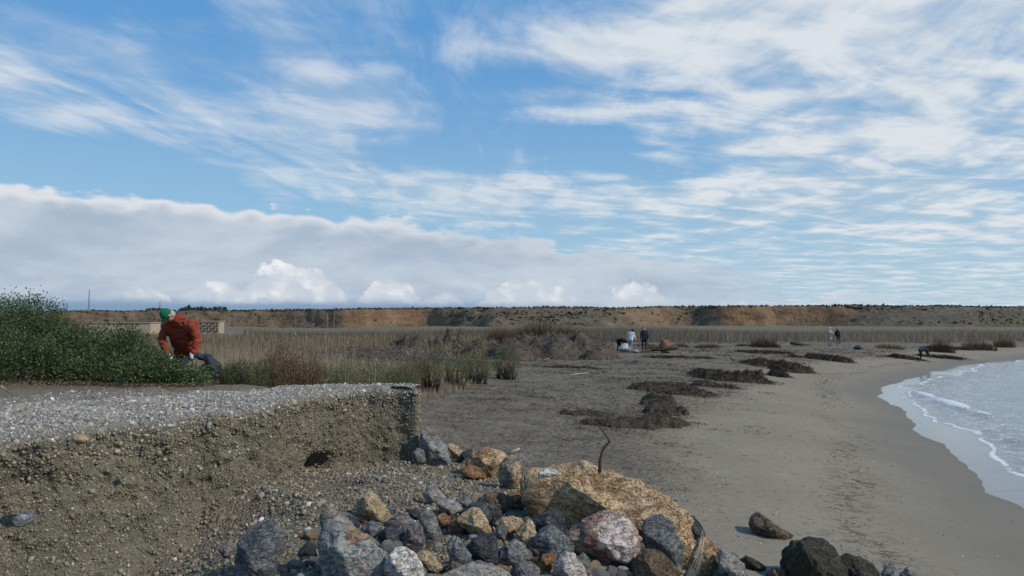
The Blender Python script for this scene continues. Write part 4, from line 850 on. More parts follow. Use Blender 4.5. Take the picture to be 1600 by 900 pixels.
# ------------------------------------------------------------------ vegetation
LEAF_V = np.array([(0, -1, 0), (.42, -.1, .10), (0, 1, 0), (-.42, -.1, .10)], float); LEAF_F = np.array([(0, 1, 2), (0, 2, 3)])
def shrub(name, label, ells, n_leaf, leaf=(.018, .034), pal=None, w=None, group=None, cat_='shrub', narrow=1., clump=.085, nclump=None, branch=True, flor=None, up=.35, stiff=.35):
    """ells: list of (x, y, z, rx, ry, rz) in metres"""
    E = np.array(ells, float); org = (E[0][0], E[0][1], g1(E[0][0], E[0][1])); root = empty(name, org); tag(root, label, cat_, group)
    vol = (E[:, 3] * E[:, 5] + E[:, 3] * E[:, 4]); nclump = nclump or n_leaf // 26
    k = rng.choice(len(E), nclump, p=vol / vol.sum()); dr = rng.normal(size=(nclump, 3)); dr /= np.linalg.norm(dr, axis=1)[:, None]
    rad = 1 - .5 * rng.random(nclump) ** 1.8
    cen = E[k, :3] + dr * E[k, 3:] * (rad * (1 + .15 * fbm(dr * 2.3 + k[:, None] * 3, 3, 71)))[:, None]
    gzz = gz(cen[:, 0], cen[:, 1]); cen[:, 2] = np.maximum(cen[:, 2], gzz + .05)
    ci = rng.integers(0, nclump, n_leaf); pos = cen[ci] + rng.normal(size=(n_leaf, 3)) * clump * np.array([1, 1, 1.1])
    ld = dr[ci] * stiff + np.array([0, 0, up]) + rng.normal(size=(n_leaf, 3)) * .45
    sz = rng.uniform(leaf[0], leaf[1], n_leaf)
    ct = tones(pal, w, nclump, .26)[ci] * (1 + .12 * rng.normal(size=(n_leaf, 1)))
    v_, f_, c_ = scatter(LEAF_V, LEAF_F, pos, frames(ld), np.stack([sz * narrow, sz, sz], 1), np.clip(ct, .01, .6))
    o = mesh_np('foliage', v_, f_, leafm, parent=root, cols=c_, smooth=False); o['kind'] = 'stuff'
    if branch:
        B = []
        for i in range(min(nclump, 70)):
            j = rng.integers(nclump); e = E[k[j]]; b0 = Vector((e[0] + rng.normal() * .15 * e[3], e[1] + rng.normal() * .15 * e[4], g1(e[0], e[1]) - .02)); b1 = Vector(cen[j])
            mid = (b0 + b1) / 2 + Vector(rng.normal(size=3) * .06 * e[3]); B.append(tube([b0, mid, b1], [.016, .010, .004], 4))
        v, f, _ = cat(B); o = mesh_np('branches', v, f, twigm, parent=root); o['kind'] = 'stuff'
    return root
GP = np.array([(.078, .112, .038), (.056, .088, .032), (.105, .145, .050), (.035, .058, .026), (.135, .165, .08), (.12, .10, .05)]); GW = np.array([5, 5, 3.5, 2.5, 1.5, .7]); GW /= GW.sum()
gs = 'green shrubs behind the bank'
def E_(px, py, Y, rpx, rpz, dy):           # ellipsoid centred on the ray through a point at distance Y
    c = P(px, py, Y); return (c.x, c.y, c.z, rpx / FPX * Y, dy, rpz / FPX * Y)
shrub('green_shrub', 'tallest dense green shrub at the left edge, rising to the skyline', [E_(20, 535, 14.6, 75, 62, 1.1), E_(55, 498, 14.9, 32, 32, .6), E_(82, 505, 14.9, 20, 24, .5), E_(8, 494, 15, 36, 30, .7), E_(-90, 530, 14.8, 80, 65, 1.1), E_(90, 545, 14.8, 46, 36, .8), E_(45, 565, 14.0, 70, 34, .6), E_(-60, 560, 14, 70, 40, .7)], 40000, pal=GP, w=GW, group=gs)
shrub('green_shrub', 'lower green shrub spreading right of the tallest one', [E_(125, 555, 14.5, 50, 38, .8), E_(170, 553, 14.7, 50, 42, .8), E_(205, 552, 14.9, 34, 34, .7), E_(150, 576, 13.9, 60, 24, .5), E_(112, 530, 15, 22, 24, .5)], 24000, pal=GP, w=GW, group=gs)
shrub('green_shrub', 'lowest green shrub right in front of the man in red', [E_(232, 577, 13.6, 40, 22, .45), E_(275, 587, 13.5, 32, 13, .35), E_(306, 592, 13.5, 20, 9, .3), E_(238, 562, 13.9, 20, 16, .35), E_(212, 585, 13.5, 30, 17, .4)], 15000, pal=GP * 1.12, w=GW, group=gs)
n = 9000; pxs = rng.uniform(-60, 345, n); y = rng.uniform(11.6, 14.0, n); x = (pxs - 800) / FPX * y; k = rng.random(n) < sst(y + .6 * n2(x, y, 1.0, 3, 120), 12.0, 13.2); x, y = x[k], y[k]; n = len(x)
LP = np.array([(.16, .10, .06), (.11, .07, .045), (.22, .15, .09), (.30, .24, .17), (.07, .05, .035)]); zt = np.maximum(gz(x, y), BZ + .012) + .004
sv_, sf_, cc_ = strips(x, y, zt, rng.uniform(.012, .035, n), rng.uniform(.005, .011, n), .35, LP, np.array([.3, .25, .2, .1, .15]))
tag(mesh_np('leaf_litter', sv_, sf_, weedm, cols=cc_, smooth=False), 'brown dead leaves and twigs along the foot of the green shrubs', 'leaf litter', kind='stuff')
# small olive shrubs along the foot of the dry grass
OP = np.array([(.095, .125, .042), (.12, .15, .055), (.065, .09, .034), (.14, .13, .065)]); OW = np.array([4, 3, 3, 2.]); OW /= OW.sum()
BP = np.array([(.15, .095, .055), (.11, .07, .042), (.19, .135, .085), (.08, .055, .035)]); BW = np.array([4, 3, 2, 2.]); BW /= BW.sum()
go = 'low bushes in front of the dry grass'
def low(px, by, Y, hw, hh, lab, n=2600, pal=OP, w=OW, nm='low_bush', dy=.45):
    hh *= 1.15; n = int(n * 1.5)
    shrub(nm, lab, [E_(px, by - hh * .45, Y, hw, hh * .62, dy), E_(px - hw * .5, by - hh * .35, Y + .2, hw * .55, hh * .5, dy * .8), E_(px + hw * .5, by - hh * .3, Y - .1, hw * .5, hh * .48, dy * .8)], n, (.012, .03), pal, w, go, 'bush', .55, .07, up=1.0, stiff=.3)
low(385, 606, 14.2, 36, 34, 'dark olive bush just right of the black bag', 5000, OP * .75)
low(352, 606, 14.4, 18, 22, 'small dark green bush at the foot of the black bag', 2600, OP * .8)
low(440, 606, 14.6, 24, 58, 'reddish brown feathery bush among the dry grass', 4200, BP, BW)
low(478, 606, 15.0, 26, 48, 'second reddish brown bush, right of the feathery one', 3600, BP, BW)
low(520, 606, 15.6, 28, 30, 'olive bush behind the middle of the bank edge')
low(572, 604, 17, 34, 32, 'wide olive bush left of the bank corner')
low(625, 602, 18.5, 28, 26, 'flat olive and brown bush beyond the bank corner')
low(672, 590, 23, 24, 34, 'green bush with brown stems, left of three', 2800)
low(640, 592, 22, 24, 24, 'small brown bush beside the pale cane', 2200, BP, BW)
low(745, 584, 27, 28, 30, 'bright olive bush, left part of the farthest green pair', 3200, OP * 1.15)
low(790, 580, 29, 24, 32, 'rightmost olive bush, next to the open sand', 3200, OP * 1.1)
low(712, 586, 25, 22, 20, 'small grey green bush between the larger ones', 2000)
# dry grass
BLADE_V = np.array([(-.5, 0, 0), (.5, 0, 0), (.35, 0, .55), (-.35, 0, .55), (.9, .0, 1.0)], float); BLADE_F = np.array([(0, 1, 2), (0, 2, 3), (3, 2, 4)])
DP = np.array([(.34, .275, .19), (.26, .205, .14), (.42, .35, .25), (.19, .145, .10), (.30, .22, .14)]); DW = np.array([4, 4, 2, 2.5, 2.]); DW /= DW.sum()
def blades(x, y, z, h, wd, lean=.18, pal=DP, w=DW, drift=.0):
    n = len(x); yaw = rng.normal(size=n) * .9; upv = np.stack([rng.normal(size=n) * lean + drift, rng.normal(size=n) * lean, np.ones(n)], 1); upv /= np.linalg.norm(upv, axis=1)[:, None]
    s = np.stack([np.cos(yaw), np.sin(yaw), 0 * yaw], 1); t_ = np.cross(upv, s); t_ /= np.linalg.norm(t_, axis=1)[:, None]; s = np.cross(t_, upv)
    return scatter(BLADE_V, BLADE_F, np.stack([x, y, z], 1), np.stack([s, t_, upv], 2), np.stack([wd, wd, h], 1), tones(pal, w, n))
n = 42000; y = rng.uniform(15, 36, n); pxs = rng.uniform(300, 800, n); x = (pxs - 800) / FPX * y
dn = n2(x, y, .5, 3, 81); right = np.interp(y, [15, 18, 24, 36], [590, 640, 740, 790])
k = (pxs < right - 30 * rng.random(n)) & (rng.random(n) < .35 + .65 * sst(dn, -.4, .3)); x, y, dn, pxs = x[k], y[k], dn[k], pxs[k]; n = len(x)
hmx = np.interp(pxs, [300, 400, 480, 560, 640, 800], [1.35, 1.30, 1.0, .62, .42, .3]) * (.8 + .35 * dn)
v_, f_, c_ = blades(x, y, gz(x, y) - .02, hmx * rng.uniform(.45, 1.05, n), rng.uniform(.005, .011, n) * y / 17, .16)
tag(mesh_np('dry_grass', v_, f_, drym, cols=c_, smooth=False), 'thick stand of straw coloured dry grass behind the bank', 'grass', kind='stuff')
# tall single reeds with plumes
gl = 'tall dry reeds standing above the grass'
reedm = simple('reed_stem', (.30, .25, .17), (.20, .16, .11), scale=20)
RP = [(462, 492, 600, 16), (476, 496, 598, 16.5), (490, 505, 600, 16.5), (512, 488, 600, 17), (508, 520, 600, 15.2), (528, 512, 590, 17), (545, 530, 604, 16), (540, 540, 606, 15.5), (552, 535, 600, 18), (586, 560, 602, 16), (430, 500, 600, 18), (408, 492, 598, 19), (357, 485, 596, 17), (385, 505, 600, 19), (630, 556, 592, 21), (444, 512, 600, 17), (660, 560, 592, 24), (523, 478, 590, 19)]
rlab = ['tall reed left of the tallest pair', 'slender reed with a bent tip near the brown bush', 'middle height reed right of the brown bush', 'tallest reed with a feathery plume', 'short leaning reed near the bank top', 'leaning reed right of the tallest plume', 'pale stout reed, one of a crossing pair', 'pale short reed crossing its neighbour', 'thin reed right of the crossing pair', 'short single reed above the wide olive bush', 'thin reed left of the brown bushes', 'tall thin reed near the far cliff notch', 'single tall reed right of the beige building', 'thin reed between the bag and the brown bush', 'small pale reed above the flat olive bush', 'leaning thin reed above the feathery bush', 'small reed above the green bush', 'faint reed reaching up to the skyline']
for (px, ty, by, Yr), lab in zip(RP, rlab):
    b_ = P(px - rng.uniform(-8, 8), by, Yr); b_.z = g1(b_.x, b_.y); tp_ = P(px, ty, Yr + rng.uniform(-.2, .2)); mid = b_.lerp(tp_, .5) + Vector((rng.normal() * .09, 0, 0)); root = empty('reed', b_); tag(root, lab, 'reed', gl)
    v, f = tube([b_, mid, tp_], [.006, .0045, .002], 4); mesh_np('stem', v, f, reedm, parent=root)
    m_ = 26; t_ = rng.uniform(.80, 1.0, m_); c = np.array([tuple(mid.lerp(tp_, (q_ - .5) * 2)) for q_ in t_])
    vv_, ff_, cc_ = scatter(LEAF_V, LEAF_F, c + rng.normal(size=(m_, 3)) * .008, frames(np.array([[.4, 0, 1.]]) + rng.normal(size=(m_, 3)) * .25), np.stack([np.full(m_, .012), rng.uniform(.025, .05, m_), np.full(m_, .02)], 1), tones(DP * 1.2, DW, m_)); mesh_np('plume', vv_, ff_, drym, parent=root, cols=cc_)
    m_ = 7; t_ = rng.uniform(.1, .6, m_); c = np.array([tuple(b_.lerp(tp_, q_)) for q_ in t_]); vv_, ff_, cc_ = scatter(LEAF_V, LEAF_F, c, frames(rng.normal(size=(m_, 3)) + np.array([0, 0, 1.2])), np.stack([np.full(m_, .02), rng.uniform(.10, .2, m_), np.full(m_, .05)], 1), tones(DP, DW, m_)); mesh_np('leaves', vv_, ff_, drym, parent=root, cols=cc_)
n = 1400; y = rng.uniform(15, 22, n); pxs = rng.uniform(345, 590, n); x = (pxs - 800) / FPX * y
v_, f_, c_ = blades(x, y, gz(x, y) - .02, rng.uniform(1.1, 2.05, n) * np.interp(pxs, [345, 480, 530, 590], [.85, 1., .95, .5]), rng.uniform(.004, .008, n) * y / 17, .13, DP * 1.1, DW)
tag(mesh_np('tall_grass', v_, f_, drym, cols=c_, smooth=False), 'sparse taller straw coloured blades rising out of the dry grass', 'grass', kind='stuff')
# far reed bed
n = 80000; y = rng.uniform(69, 115, n) + 0; pxs = rng.uniform(380, 1720, n); x = (pxs - 800) / FPX * y
front = np.interp(pxs, [380, 700, 950, 1100, 1300, 1450, 1720], [80, 82, 76, 74, 79, 79, 92]); k = (y > front + 1.5 * n2(pxs, y * 0, .03, 2, 91)); x, y, pxs = x[k], y[k], pxs[k]; n = len(x)
RPAL = np.array([(.195, .16, .12), (.18, .15, .113), (.21, .172, .13), (.17, .142, .108), (.185, .158, .115)])
hh = 1.42 + .42 * n2(x, y, .06, 4, 92); hh *= np.interp(pxs, [380, 700, 1000, 1450, 1720], [1.0, 1.0, 1.05, .85, .75])
v_, f_, c_ = blades(x, y, gz(x, y) - .05, hh * (1 - .75 * rng.random(n) ** 1.6), rng.uniform(.02, .045, n), .30, RPAL * (1 + .0), DW)
c_ *= (1 + .28 * np.repeat(n2(x, y, .045, 4, 96), 5))[:, None]
tag(mesh_np('reed_bed', v_, f_, drym, cols=c_, smooth=False), 'wide bed of grey brown reeds between the beach and the cliffs', 'reeds', kind='stuff')
n = 26000; y = rng.uniform(38, 84, n); pxs = rng.uniform(225, 760, n); x = (pxs - 800) / FPX * y
k = rng.random(n) < sst(n2(x, y, .12, 3, 95), -.7, .1) * (1 - .6 * (pxs > 600)); x, y, pxs = x[k], y[k], pxs[k]; n = len(x)
v_, f_, c_ = blades(x, y, gz(x, y) - .05, 1.0 * (1 + .3 * n2(x, y, .1, 3, 94)) * rng.uniform(.5, 1.1, n), rng.uniform(.02, .045, n) * y / 45, .16, RPAL * np.array([1.15, 1.1, 1.0]), DW)
tag(mesh_np('rough_grass', v_, f_, drym, cols=c_, smooth=False), 'flat field of brownish rough grass beyond the tall reeds on the left', 'grass', kind='stuff')
# leafless thickets and low scrub at the back of the beach
def thicket(px, by, Y, hw, hh, lab, n=900, pal=BP, w=BW):
    c = P(px, by, Y); gz0 = g1(c.x, c.y); root = empty('bare_thicket', (c.x, c.y, gz0)); tag(root, lab, 'thicket', 'leafless brown thickets')
    W_, H = hw / FPX * Y, hh / FPX * Y; a = rng.uniform(-1, 1, n); x = c.x + a * W_ * .8; y = c.y + rng.uniform(-.5, .5, n) * W_ * .7
    z0 = gz(x, y); hgt = H * (1 - .6 * a * a) * rng.uniform(.35, 1.05, n) * (1 + .3 * n2(x, y, 1., 2, 14)) + (c.z - gz0) * .5
    v_, f_, c_ = blades(x, y, z0 - .05, hgt, rng.uniform(.012, .028, n) * Y / 60, .28, pal, w); o = mesh_np('twigs', v_, f_, drym, parent=root, cols=c_, smooth=False); o['kind'] = 'stuff'
DBP = BP * .62
thicket(852, 528, 62, 62, 48, 'large bare brown thicket on top of the widest heap', 2600, DBP)
thicket(780, 545, 56, 36, 44, 'dark bare thicket left of the widest heap', 1800, DBP)
thicket(742, 552, 50, 20, 14, 'small bare thicket between the heaps', 500, DBP)
thicket(1022, 549, 60, 22, 11, 'tangle of dark twigs caught on the driftwood trunk', 600, DBP)
thicket(1105, 545, 62, 24, 14, 'low scrub tuft right of the driftwood trunk', 700, DBP)
thicket(1195, 543, 64, 28, 20, 'low scrub clump left of the two walkers', 900, DBP)
thicket(1160, 543, 66, 14, 10, 'small scrub tuft beside the low clump', 400, DBP)
thicket(1470, 540, 66, 24, 16, 'dark scrub clump beyond the bending person', 800, DBP)
thicket(1530, 536, 72, 30, 14, 'brown scrub on the far curve of the beach', 700, DBP)
thicket(1568, 533, 76, 18, 18, 'reddish scrub clump near the right edge', 600, BP)
thicket(1390, 540, 68, 26, 10, 'thin scrub fringe beyond the black bag', 500, BP)
thicket(1060, 545, 64, 20, 12, 'thin scrub fringe behind the root stump', 500, DBP)
thicket(1010, 548, 66, 30, 10, 'thin scrub behind the person in navy', 500, DBP)

# ------------------------------------------------------------------ cliffs
cliffm, t, b = mat('cliff_earth'); oc = objc(t); bare, grn = t.attr('bare'), t.attr('green')
na = t.noise(oc, .06, 6, .65); nb = t.noise(t.vmul(oc, (1, 1, 6)), .10, 5, .65); nc = t.noise(oc, .45, 5, .7); nv = t.noise(t.vmul(oc, (1, 1, .15)), .5, 4, .6)
ca = t.mix(t.sm(na, .38, .62), (.175, .108, .068), (.255, .165, .10)); ca = t.mix(t.sm(nb, .45, .62) * .6, ca, (.13, .085, .05)); ca = t.mix(t.sm(nv, .5, .7) * .35, ca, (.12, .08, .05))  # bare earth browns, darkened overall: cloud shadow is put into the colour
cb = t.mix(t.sm(nc, .38, .6), (.165, .132, .092), (.105, .092, .065)); cb = t.mix(t.sm(na, .45, .62) * .75, cb, (.21, .165, .11)); cb = t.mix(grn, cb, (.115, .12, .055))
t.put(b.inputs['Base Color'], t.mix(bare, cb, ca)); b.inputs['Roughness'].default_value = .95; b.inputs['Specular IOR Level'].default_value = .1
bump(t, b, nc + nv * 1.2 + nb, 1.0, 1.2)
# (px, distance of foot, depth of slope, top py, bareness)
CL = [(-900, 520, 30, 488, .4), (-200, 470, 24, 487, .5), (120, 440, 16, 486.5, .65), (230, 440, 14, 486, .6), (330, 425, 22, 486, .25), (420, 415, 20, 485.5, .55), (455, 405, 14, 485, .6), (500, 398, 9, 484.5, .6), (522, 393, 9, 484, .8), (531, 389, 8, 483.5, .9), (560, 398, 7, 483, 1.), (620, 412, 7, 482.5, 1.), (668, 414, 7, 482, .9), (690, 404, 9, 482, .8), (706, 394, 16, 481.5, .3), (745, 365, 36, 481, .3), (765, 335, 44, 481, .55), (850, 318, 52, 481, .05), (930, 330, 44, 481, .0), (985, 355, 26, 481, .25), (1010, 372, 18, 480.5, .6), (1040, 398, 12, 480, .55), (1075, 402, 12, 479.5, .5), (1098, 396, 9, 479, .5), (1118, 390, 9, 479, .6), (1130, 386, 8, 479, .8), (1160, 388, 8, 478.5, 1.), (1220, 392, 9, 478, 1.), (1290, 384, 10, 478, 1.), (1318, 374, 14, 478, .7), (1345, 360, 34, 478, .1), (1420, 320, 62, 478, .05), (1500, 300, 74, 478.5, .0), (1600, 285, 80, 480, .0), (1750, 270, 80, 482, .0), (2300, 250, 80, 488, 0), (3400, 240, 60, 500, 0)]
CL = np.array(CL, float); NU, NVc = 900, 46
pp = np.interp(np.linspace(0, 1, NU), np.linspace(0, 1, 5), [-700, 100, 800, 1700, 3000])
Yf = np.interp(pp, CL[:, 0], CL[:, 1]); Dp = np.interp(pp, CL[:, 0], CL[:, 2]); Tp = np.interp(pp, CL[:, 0], CL[:, 3]); Ba = np.interp(pp, CL[:, 0], CL[:, 4])
for a in (Yf, Dp):
    for _ in range(14): a[1:-1] = (a[:-2] + a[1:-1] * 2 + a[2:]) / 4
fx = (pp - 800) / FPX * Yf
Yf = Yf + 5 * n2(fx, fx * 0, .025, 4, 101)
tv = np.r_[np.linspace(-.35, 0, 5)[:-1], np.linspace(0, 1, 30), 1 + np.geomspace(.05, 60, 12)]; NVc = len(tv)
ztop = CAMZ + (503 - Tp) / FPX * (Yf + Dp)
Q = np.zeros((NU, NVc, 3)); bareA = np.zeros((NU, NVc)); grnA = np.zeros((NU, NVc))
for j, tq in enumerate(tv):
    Yj = Yf + Dp * min(tq, 1) + (max(tq, 1) - 1) * 40
    w_ = .5 * np.clip(tq, 0, 1) ** 1.0 + .5 * sst(np.full(NU, tq), 0, 1)
    zj = np.where(tq < 0, -1.0 + (tq + .35) * 3.0, .3 + (ztop - .3) * w_)
    zj = np.where(tq > 1, ztop + .0 * tq, zj)
    Q[:, j] = np.stack([(pp - 800) / FPX * Yj, Yj, zj], 1)
    bareA[:, j] = np.clip(Ba * (1 if tq < .9 else .35) * sst(np.full(NU, tq), .05, .30), 0, 1) if tq <= 1 else 0
    grnA[:, j] = sst(pp, 1500, 1620) * .7 * (tq < .5)
Qf = Q.reshape(-1, 3); tvf = np.tile(tv, NU)
dsp = 2.6 * fbm(Qf * np.array([.05, .05, .10]), 4, 103) + 1.5 * fbm(Qf * np.array([.25, .25, .12]), 3, 104)
on = ((tvf > 0) & (tvf <= 1)); Qf[:, 1] += dsp * on * np.repeat(np.clip(Dp / 18, .6, 1.6), NVc)
Qf[:, 2] += on * (.5 * fbm(Qf * .12, 3, 105)) * (tvf < .97) + ((tvf >= .97) & (tvf < 2)) * .3 * n2(Qf[:, 0], Qf[:, 1] * 0, .05, 4, 106)
bareA = np.clip(bareA.ravel() + .25 * fbm(Qf * .08, 3, 107) * (bareA.ravel() > .05), 0, 1)
cl = mesh_np('cliffs', Qf, grid_faces(NU, NVc), cliffm, attrs=dict(bare=bareA, green=grnA.ravel())); cl['kind'] = 'structure'
# scrub on the slopes and the rim
Qg = Qf.reshape(NU, NVc, 3)
n = 15000; i = rng.integers(0, NU - 1, n); tj = rng.integers(11, 39, n); rimk = rng.random(n) < .38; tj = np.where(rimk, rng.integers(32, 37, n), tj); tj = np.minimum(tj, NVc - 2)
pos = Qg[i, tj] + (Qg[i + 1, tj] - Qg[i, tj]) * rng.random((n, 1)) + (Qg[i, tj + 1] - Qg[i, tj]) * rng.random((n, 1)) * (tj < 34)[:, None]
bb_ = bareA.reshape(NU, NVc)[i, tj]; clump_ = n2(pos[:, 0], pos[:, 1], .06, 3, 108); k = (rimk | (rng.random(n) < np.clip(.75 - bb_ * 1.2, .02, 1) * sst(clump_, -.5, .3))) & (pp[i] > -300) & (pp[i] < 1900)
pos, rk = pos[k], rimk[k]; n = len(pos); sz = (.25 + .75 * rng.random(n) ** 2.2) * np.where(rk, .7, 1)
SP = np.array([(.055, .058, .038), (.075, .075, .045), (.10, .09, .06), (.042, .045, .032)]); SW = np.array([4, 3, 2, 2.]); SW /= SW.sum()
lv, lf = ico(1); lv = lv * (1 + .35 * vn(lv * 3, 5))[:, None]
v_, f_, c_ = scatter(lv, lf, pos + np.array([0, 0, .15]), rotmats(n), sz[:, None] * np.stack([rng.uniform(.7, 1.6, n), rng.uniform(.7, 1.6, n), rng.uniform(.5, .8, n)], 1), tones(SP, SW, n))
v_ += .18 * fbm(v_ * 2.5, 2, 6)[:, None]
tag(mesh_np('cliff_scrub', v_, f_, tinted('scrub', .9, .1, 0, 3, .8), cols=c_, smooth=False), 'dark low scrub dotting the cliff slopes and rim', 'scrub', kind='stuff')

# ------------------------------------------------------------------ far building, masts and trees
wallm = simple('beige_render', (.40, .33, .25), (.34, .28, .21), .9, .5, .2, .02); windm = simple('dark_window', (.07, .06, .055), (.12, .09, .07), .4, 2, 0, 0, .5); roofm = simple('pale_roof', (.42, .38, .33), (.34, .30, .26), .8, 1, .1, .01); blindm = simple('terracotta_blind', (.34, .15, .08), (.25, .12, .07), .8, 1, .1, .01)
def building(px0, px1, pt, Y, zb, label, wins, depth=9, slab=.25):
    a = P(px0, pt, Y); c = P(px1, pt, Y); root = empty('building', ((a.x + c.x) / 2, Y, zb)); tag(root, label, 'building')
    v, f = boxm((a.x, Y, zb - 1), (c.x, Y + depth, a.z - slab)); mesh_np('wall', v, f, wallm, parent=root, smooth=False)
    v, f = boxm((a.x - .3, Y - .3, a.z - slab + .003), (c.x + .3, Y + depth + .3, a.z)); mesh_np('roof', v, f, roofm, parent=root, smooth=False)
    for (wpx, wpy, ww, wh, mt) in wins:
        p_ = P(wpx, wpy, Y); v, f = boxm((p_.x - ww / 2, Y - .06, p_.z - wh / 2), (p_.x + ww / 2, Y + .05, p_.z + wh / 2)); w_ = mesh_np('window', v, f, windm, parent=root, smooth=False)
        if mt: v, f = boxm((p_.x - ww / 2 - .2, Y - .5, p_.z + wh / 2), (p_.x + ww / 2 + .2, Y - .065, p_.z + wh / 2 + .22)); mesh_np('awning', v, f, blindm, parent=root, smooth=False)
wins = [(314.5 + 4.9 * i, 506 + 3.9 * j, .62, .62, (i + j) % 2 == 0) for i in range(6) for j in range(4) if not (i == 1 and j == 0)]
building(286, 342.5, 501.5, 280, -1.6, 'beige flat roofed block with rows of windows beyond the man in red', wins, 5)
building(140, 235, 503.5, 285, -1.6, 'long low pale building seen just above the green shrubs', [(170 + 9 * i, 507, 1.2, .7, False) for i in range(6)], 12)
steel = simple('mast_steel', (.16, .17, .18), (.12, .12, .13), .6, 3, .1, .01)
for (px, tp_, Ym, r, lab) in ((139.5, 452, 620, .34, 'tallest lattice mast on the skyline at left'), (105, 471, 620, .22, 'thin short mast left of the tallest mast'), (250, 470, 620, .25, 'short mast rising behind the green cap')):
    bz = CAMZ + (503 - 486) / FPX * Ym; a = P(px, tp_, Ym); root = empty('mast', (a.x, Ym, bz)); tag(root, lab, 'mast', 'masts on the skyline')
    pr = []
    for k in range(3):
        an = k * 2.094; pr.append(tube([(a.x + math.cos(an) * r * 2, Ym + math.sin(an) * r * 2, bz - 1), (a.x + math.cos(an) * r * .5, Ym + math.sin(an) * r * .5, a.z)], .11, 4))
    for k in range(12):
        h0 = bz + (a.z - bz) * k / 12; h1 = bz + (a.z - bz) * (k + 1) / 12; s0 = r * (2 - 1.5 * k / 12); pr.append(tube([(a.x - s0, Ym, h0), (a.x + s0 * .9, Ym, h1)], .06, 4)); pr.append(tube([(a.x + s0, Ym, h0), (a.x - s0 * .9, Ym, h1)], .06, 4))
    v, f, _ = cat(pr); mesh_np('lattice', v, f, steel, parent=root)
    v, f = boxm((a.x - r * 3, Ym - 1, bz - 1), (a.x + r * 3, Ym + 1, bz + .9)); mesh_np('base_hut', v, f, wallm, parent=root, smooth=False)
DT = np.array([(.030, .040, .024), (.022, .030, .02), (.045, .055, .03)]); DTW = np.array([.4, .3, .3])
for k, (px, tp_, hw) in enumerate(((232, 481.5, 5), (240, 480.5, 6), (248, 481, 5), (256, 481.5, 5), (284, 481, 6), (290, 479, 5), (295, 475.5, 3.2), (301, 479.5, 5), (309, 478.5, 5), (315, 477.8, 3), (321, 480, 5), (328, 480.5, 5), (336, 478.5, 4), (343, 478, 5), (351, 478.5, 4))):
    Ym = 560 + (k % 3) * 8; bz = CAMZ + (503 - 487.5) / FPX * Ym; a = P(px, tp_, Ym); H = a.z - bz; W_ = hw / FPX * Ym
    root = empty('distant_tree', (a.x, Ym, bz)); tag(root, 'dark distant tree in the row on the clifftop behind the cap', 'tree', 'distant trees along the clifftop')
    v, f = tube([(a.x, Ym, bz - 1), (a.x, Ym, bz + H * .5)], [.25, .1], 5); mesh_np('trunk', v, f, twigm, parent=root)
    m_ = 420; dr = rng.normal(size=(m_, 3)); dr /= np.linalg.norm(dr, axis=1)[:, None]; rr_ = rng.random(m_) ** .4; ps = np.array([a.x, Ym, bz + H * .5]) + dr * rr_[:, None] * np.array([W_, W_, H * .5]) * (1 + .25 * fbm(dr * 2 + k, 2, 3))[:, None]
    vv_, ff_, cc_ = scatter(LEAF_V, LEAF_F, ps, frames(rng.normal(size=(m_, 3))), rng.uniform(.25, .55, m_), tones(DT, DTW, m_)); mesh_np('crown', vv_, ff_, leafm, parent=root, cols=cc_, smooth=False)

# ------------------------------------------------------------------ people
def blobmesh(name, caps, m, parent, vox, it=4, flat=None):
    """caps: (p0, r0, p1, r1) tapered capsules fused into one surface"""
    parts = []
    for p0, r0, p1, r1 in caps:
        p0, p1 = Vector(p0), Vector(p1); L = (p1 - p0).length; k = max(2, int(L / (min(r0, r1) * .35)) + 1); k = min(k, 24)
        pts = [p0.lerp(p1, i / (k - 1)) for i in range(k)]; rd = [r0 + (r1 - r0) * i / (k - 1) for i in range(k)]
        if L < 1e-6: pts = [p0]; rd = [r0]
        v, f = ico(2)
        for q_, r in zip(pts, rd): parts.append((v * r + np.array(q_), f))
    v, f, _ = cat(parts); me = bpy.data.meshes.new(name); me.from_pydata(v.tolist(), [], f.tolist()); me.update()
    tmp = bpy.data.objects.new('tmp', me); C.objects.link(tmp)
    md = tmp.modifiers.new('r', 'REMESH'); md.mode = 'VOXEL'; md.voxel_size = vox; md.use_smooth_shade = True
    ms = tmp.modifiers.new('s', 'SMOOTH'); ms.iterations = it; ms.factor = .6
    dg = bpy.context.evaluated_depsgraph_get(); me2 = bpy.data.meshes.new_from_object(tmp.evaluated_get(dg)); bpy.data.objects.remove(tmp)
    me2.name = name; me2.materials.clear(); me2.materials.append(m)
    for p_ in me2.polygons: p_.use_smooth = True
    o = bpy.data.objects.new(name, me2); C.objects.link(o); o.parent = parent; o.location = -parent.location; return o
skin = simple('skin', (.42, .25, .18), (.36, .21, .15), .6, 20, .1, .002)
def cloth(name, c, k=.75, rough=.9): return simple(name, c, tuple(q_ * k for q_ in c), rough, 14, .5, .02, .2)
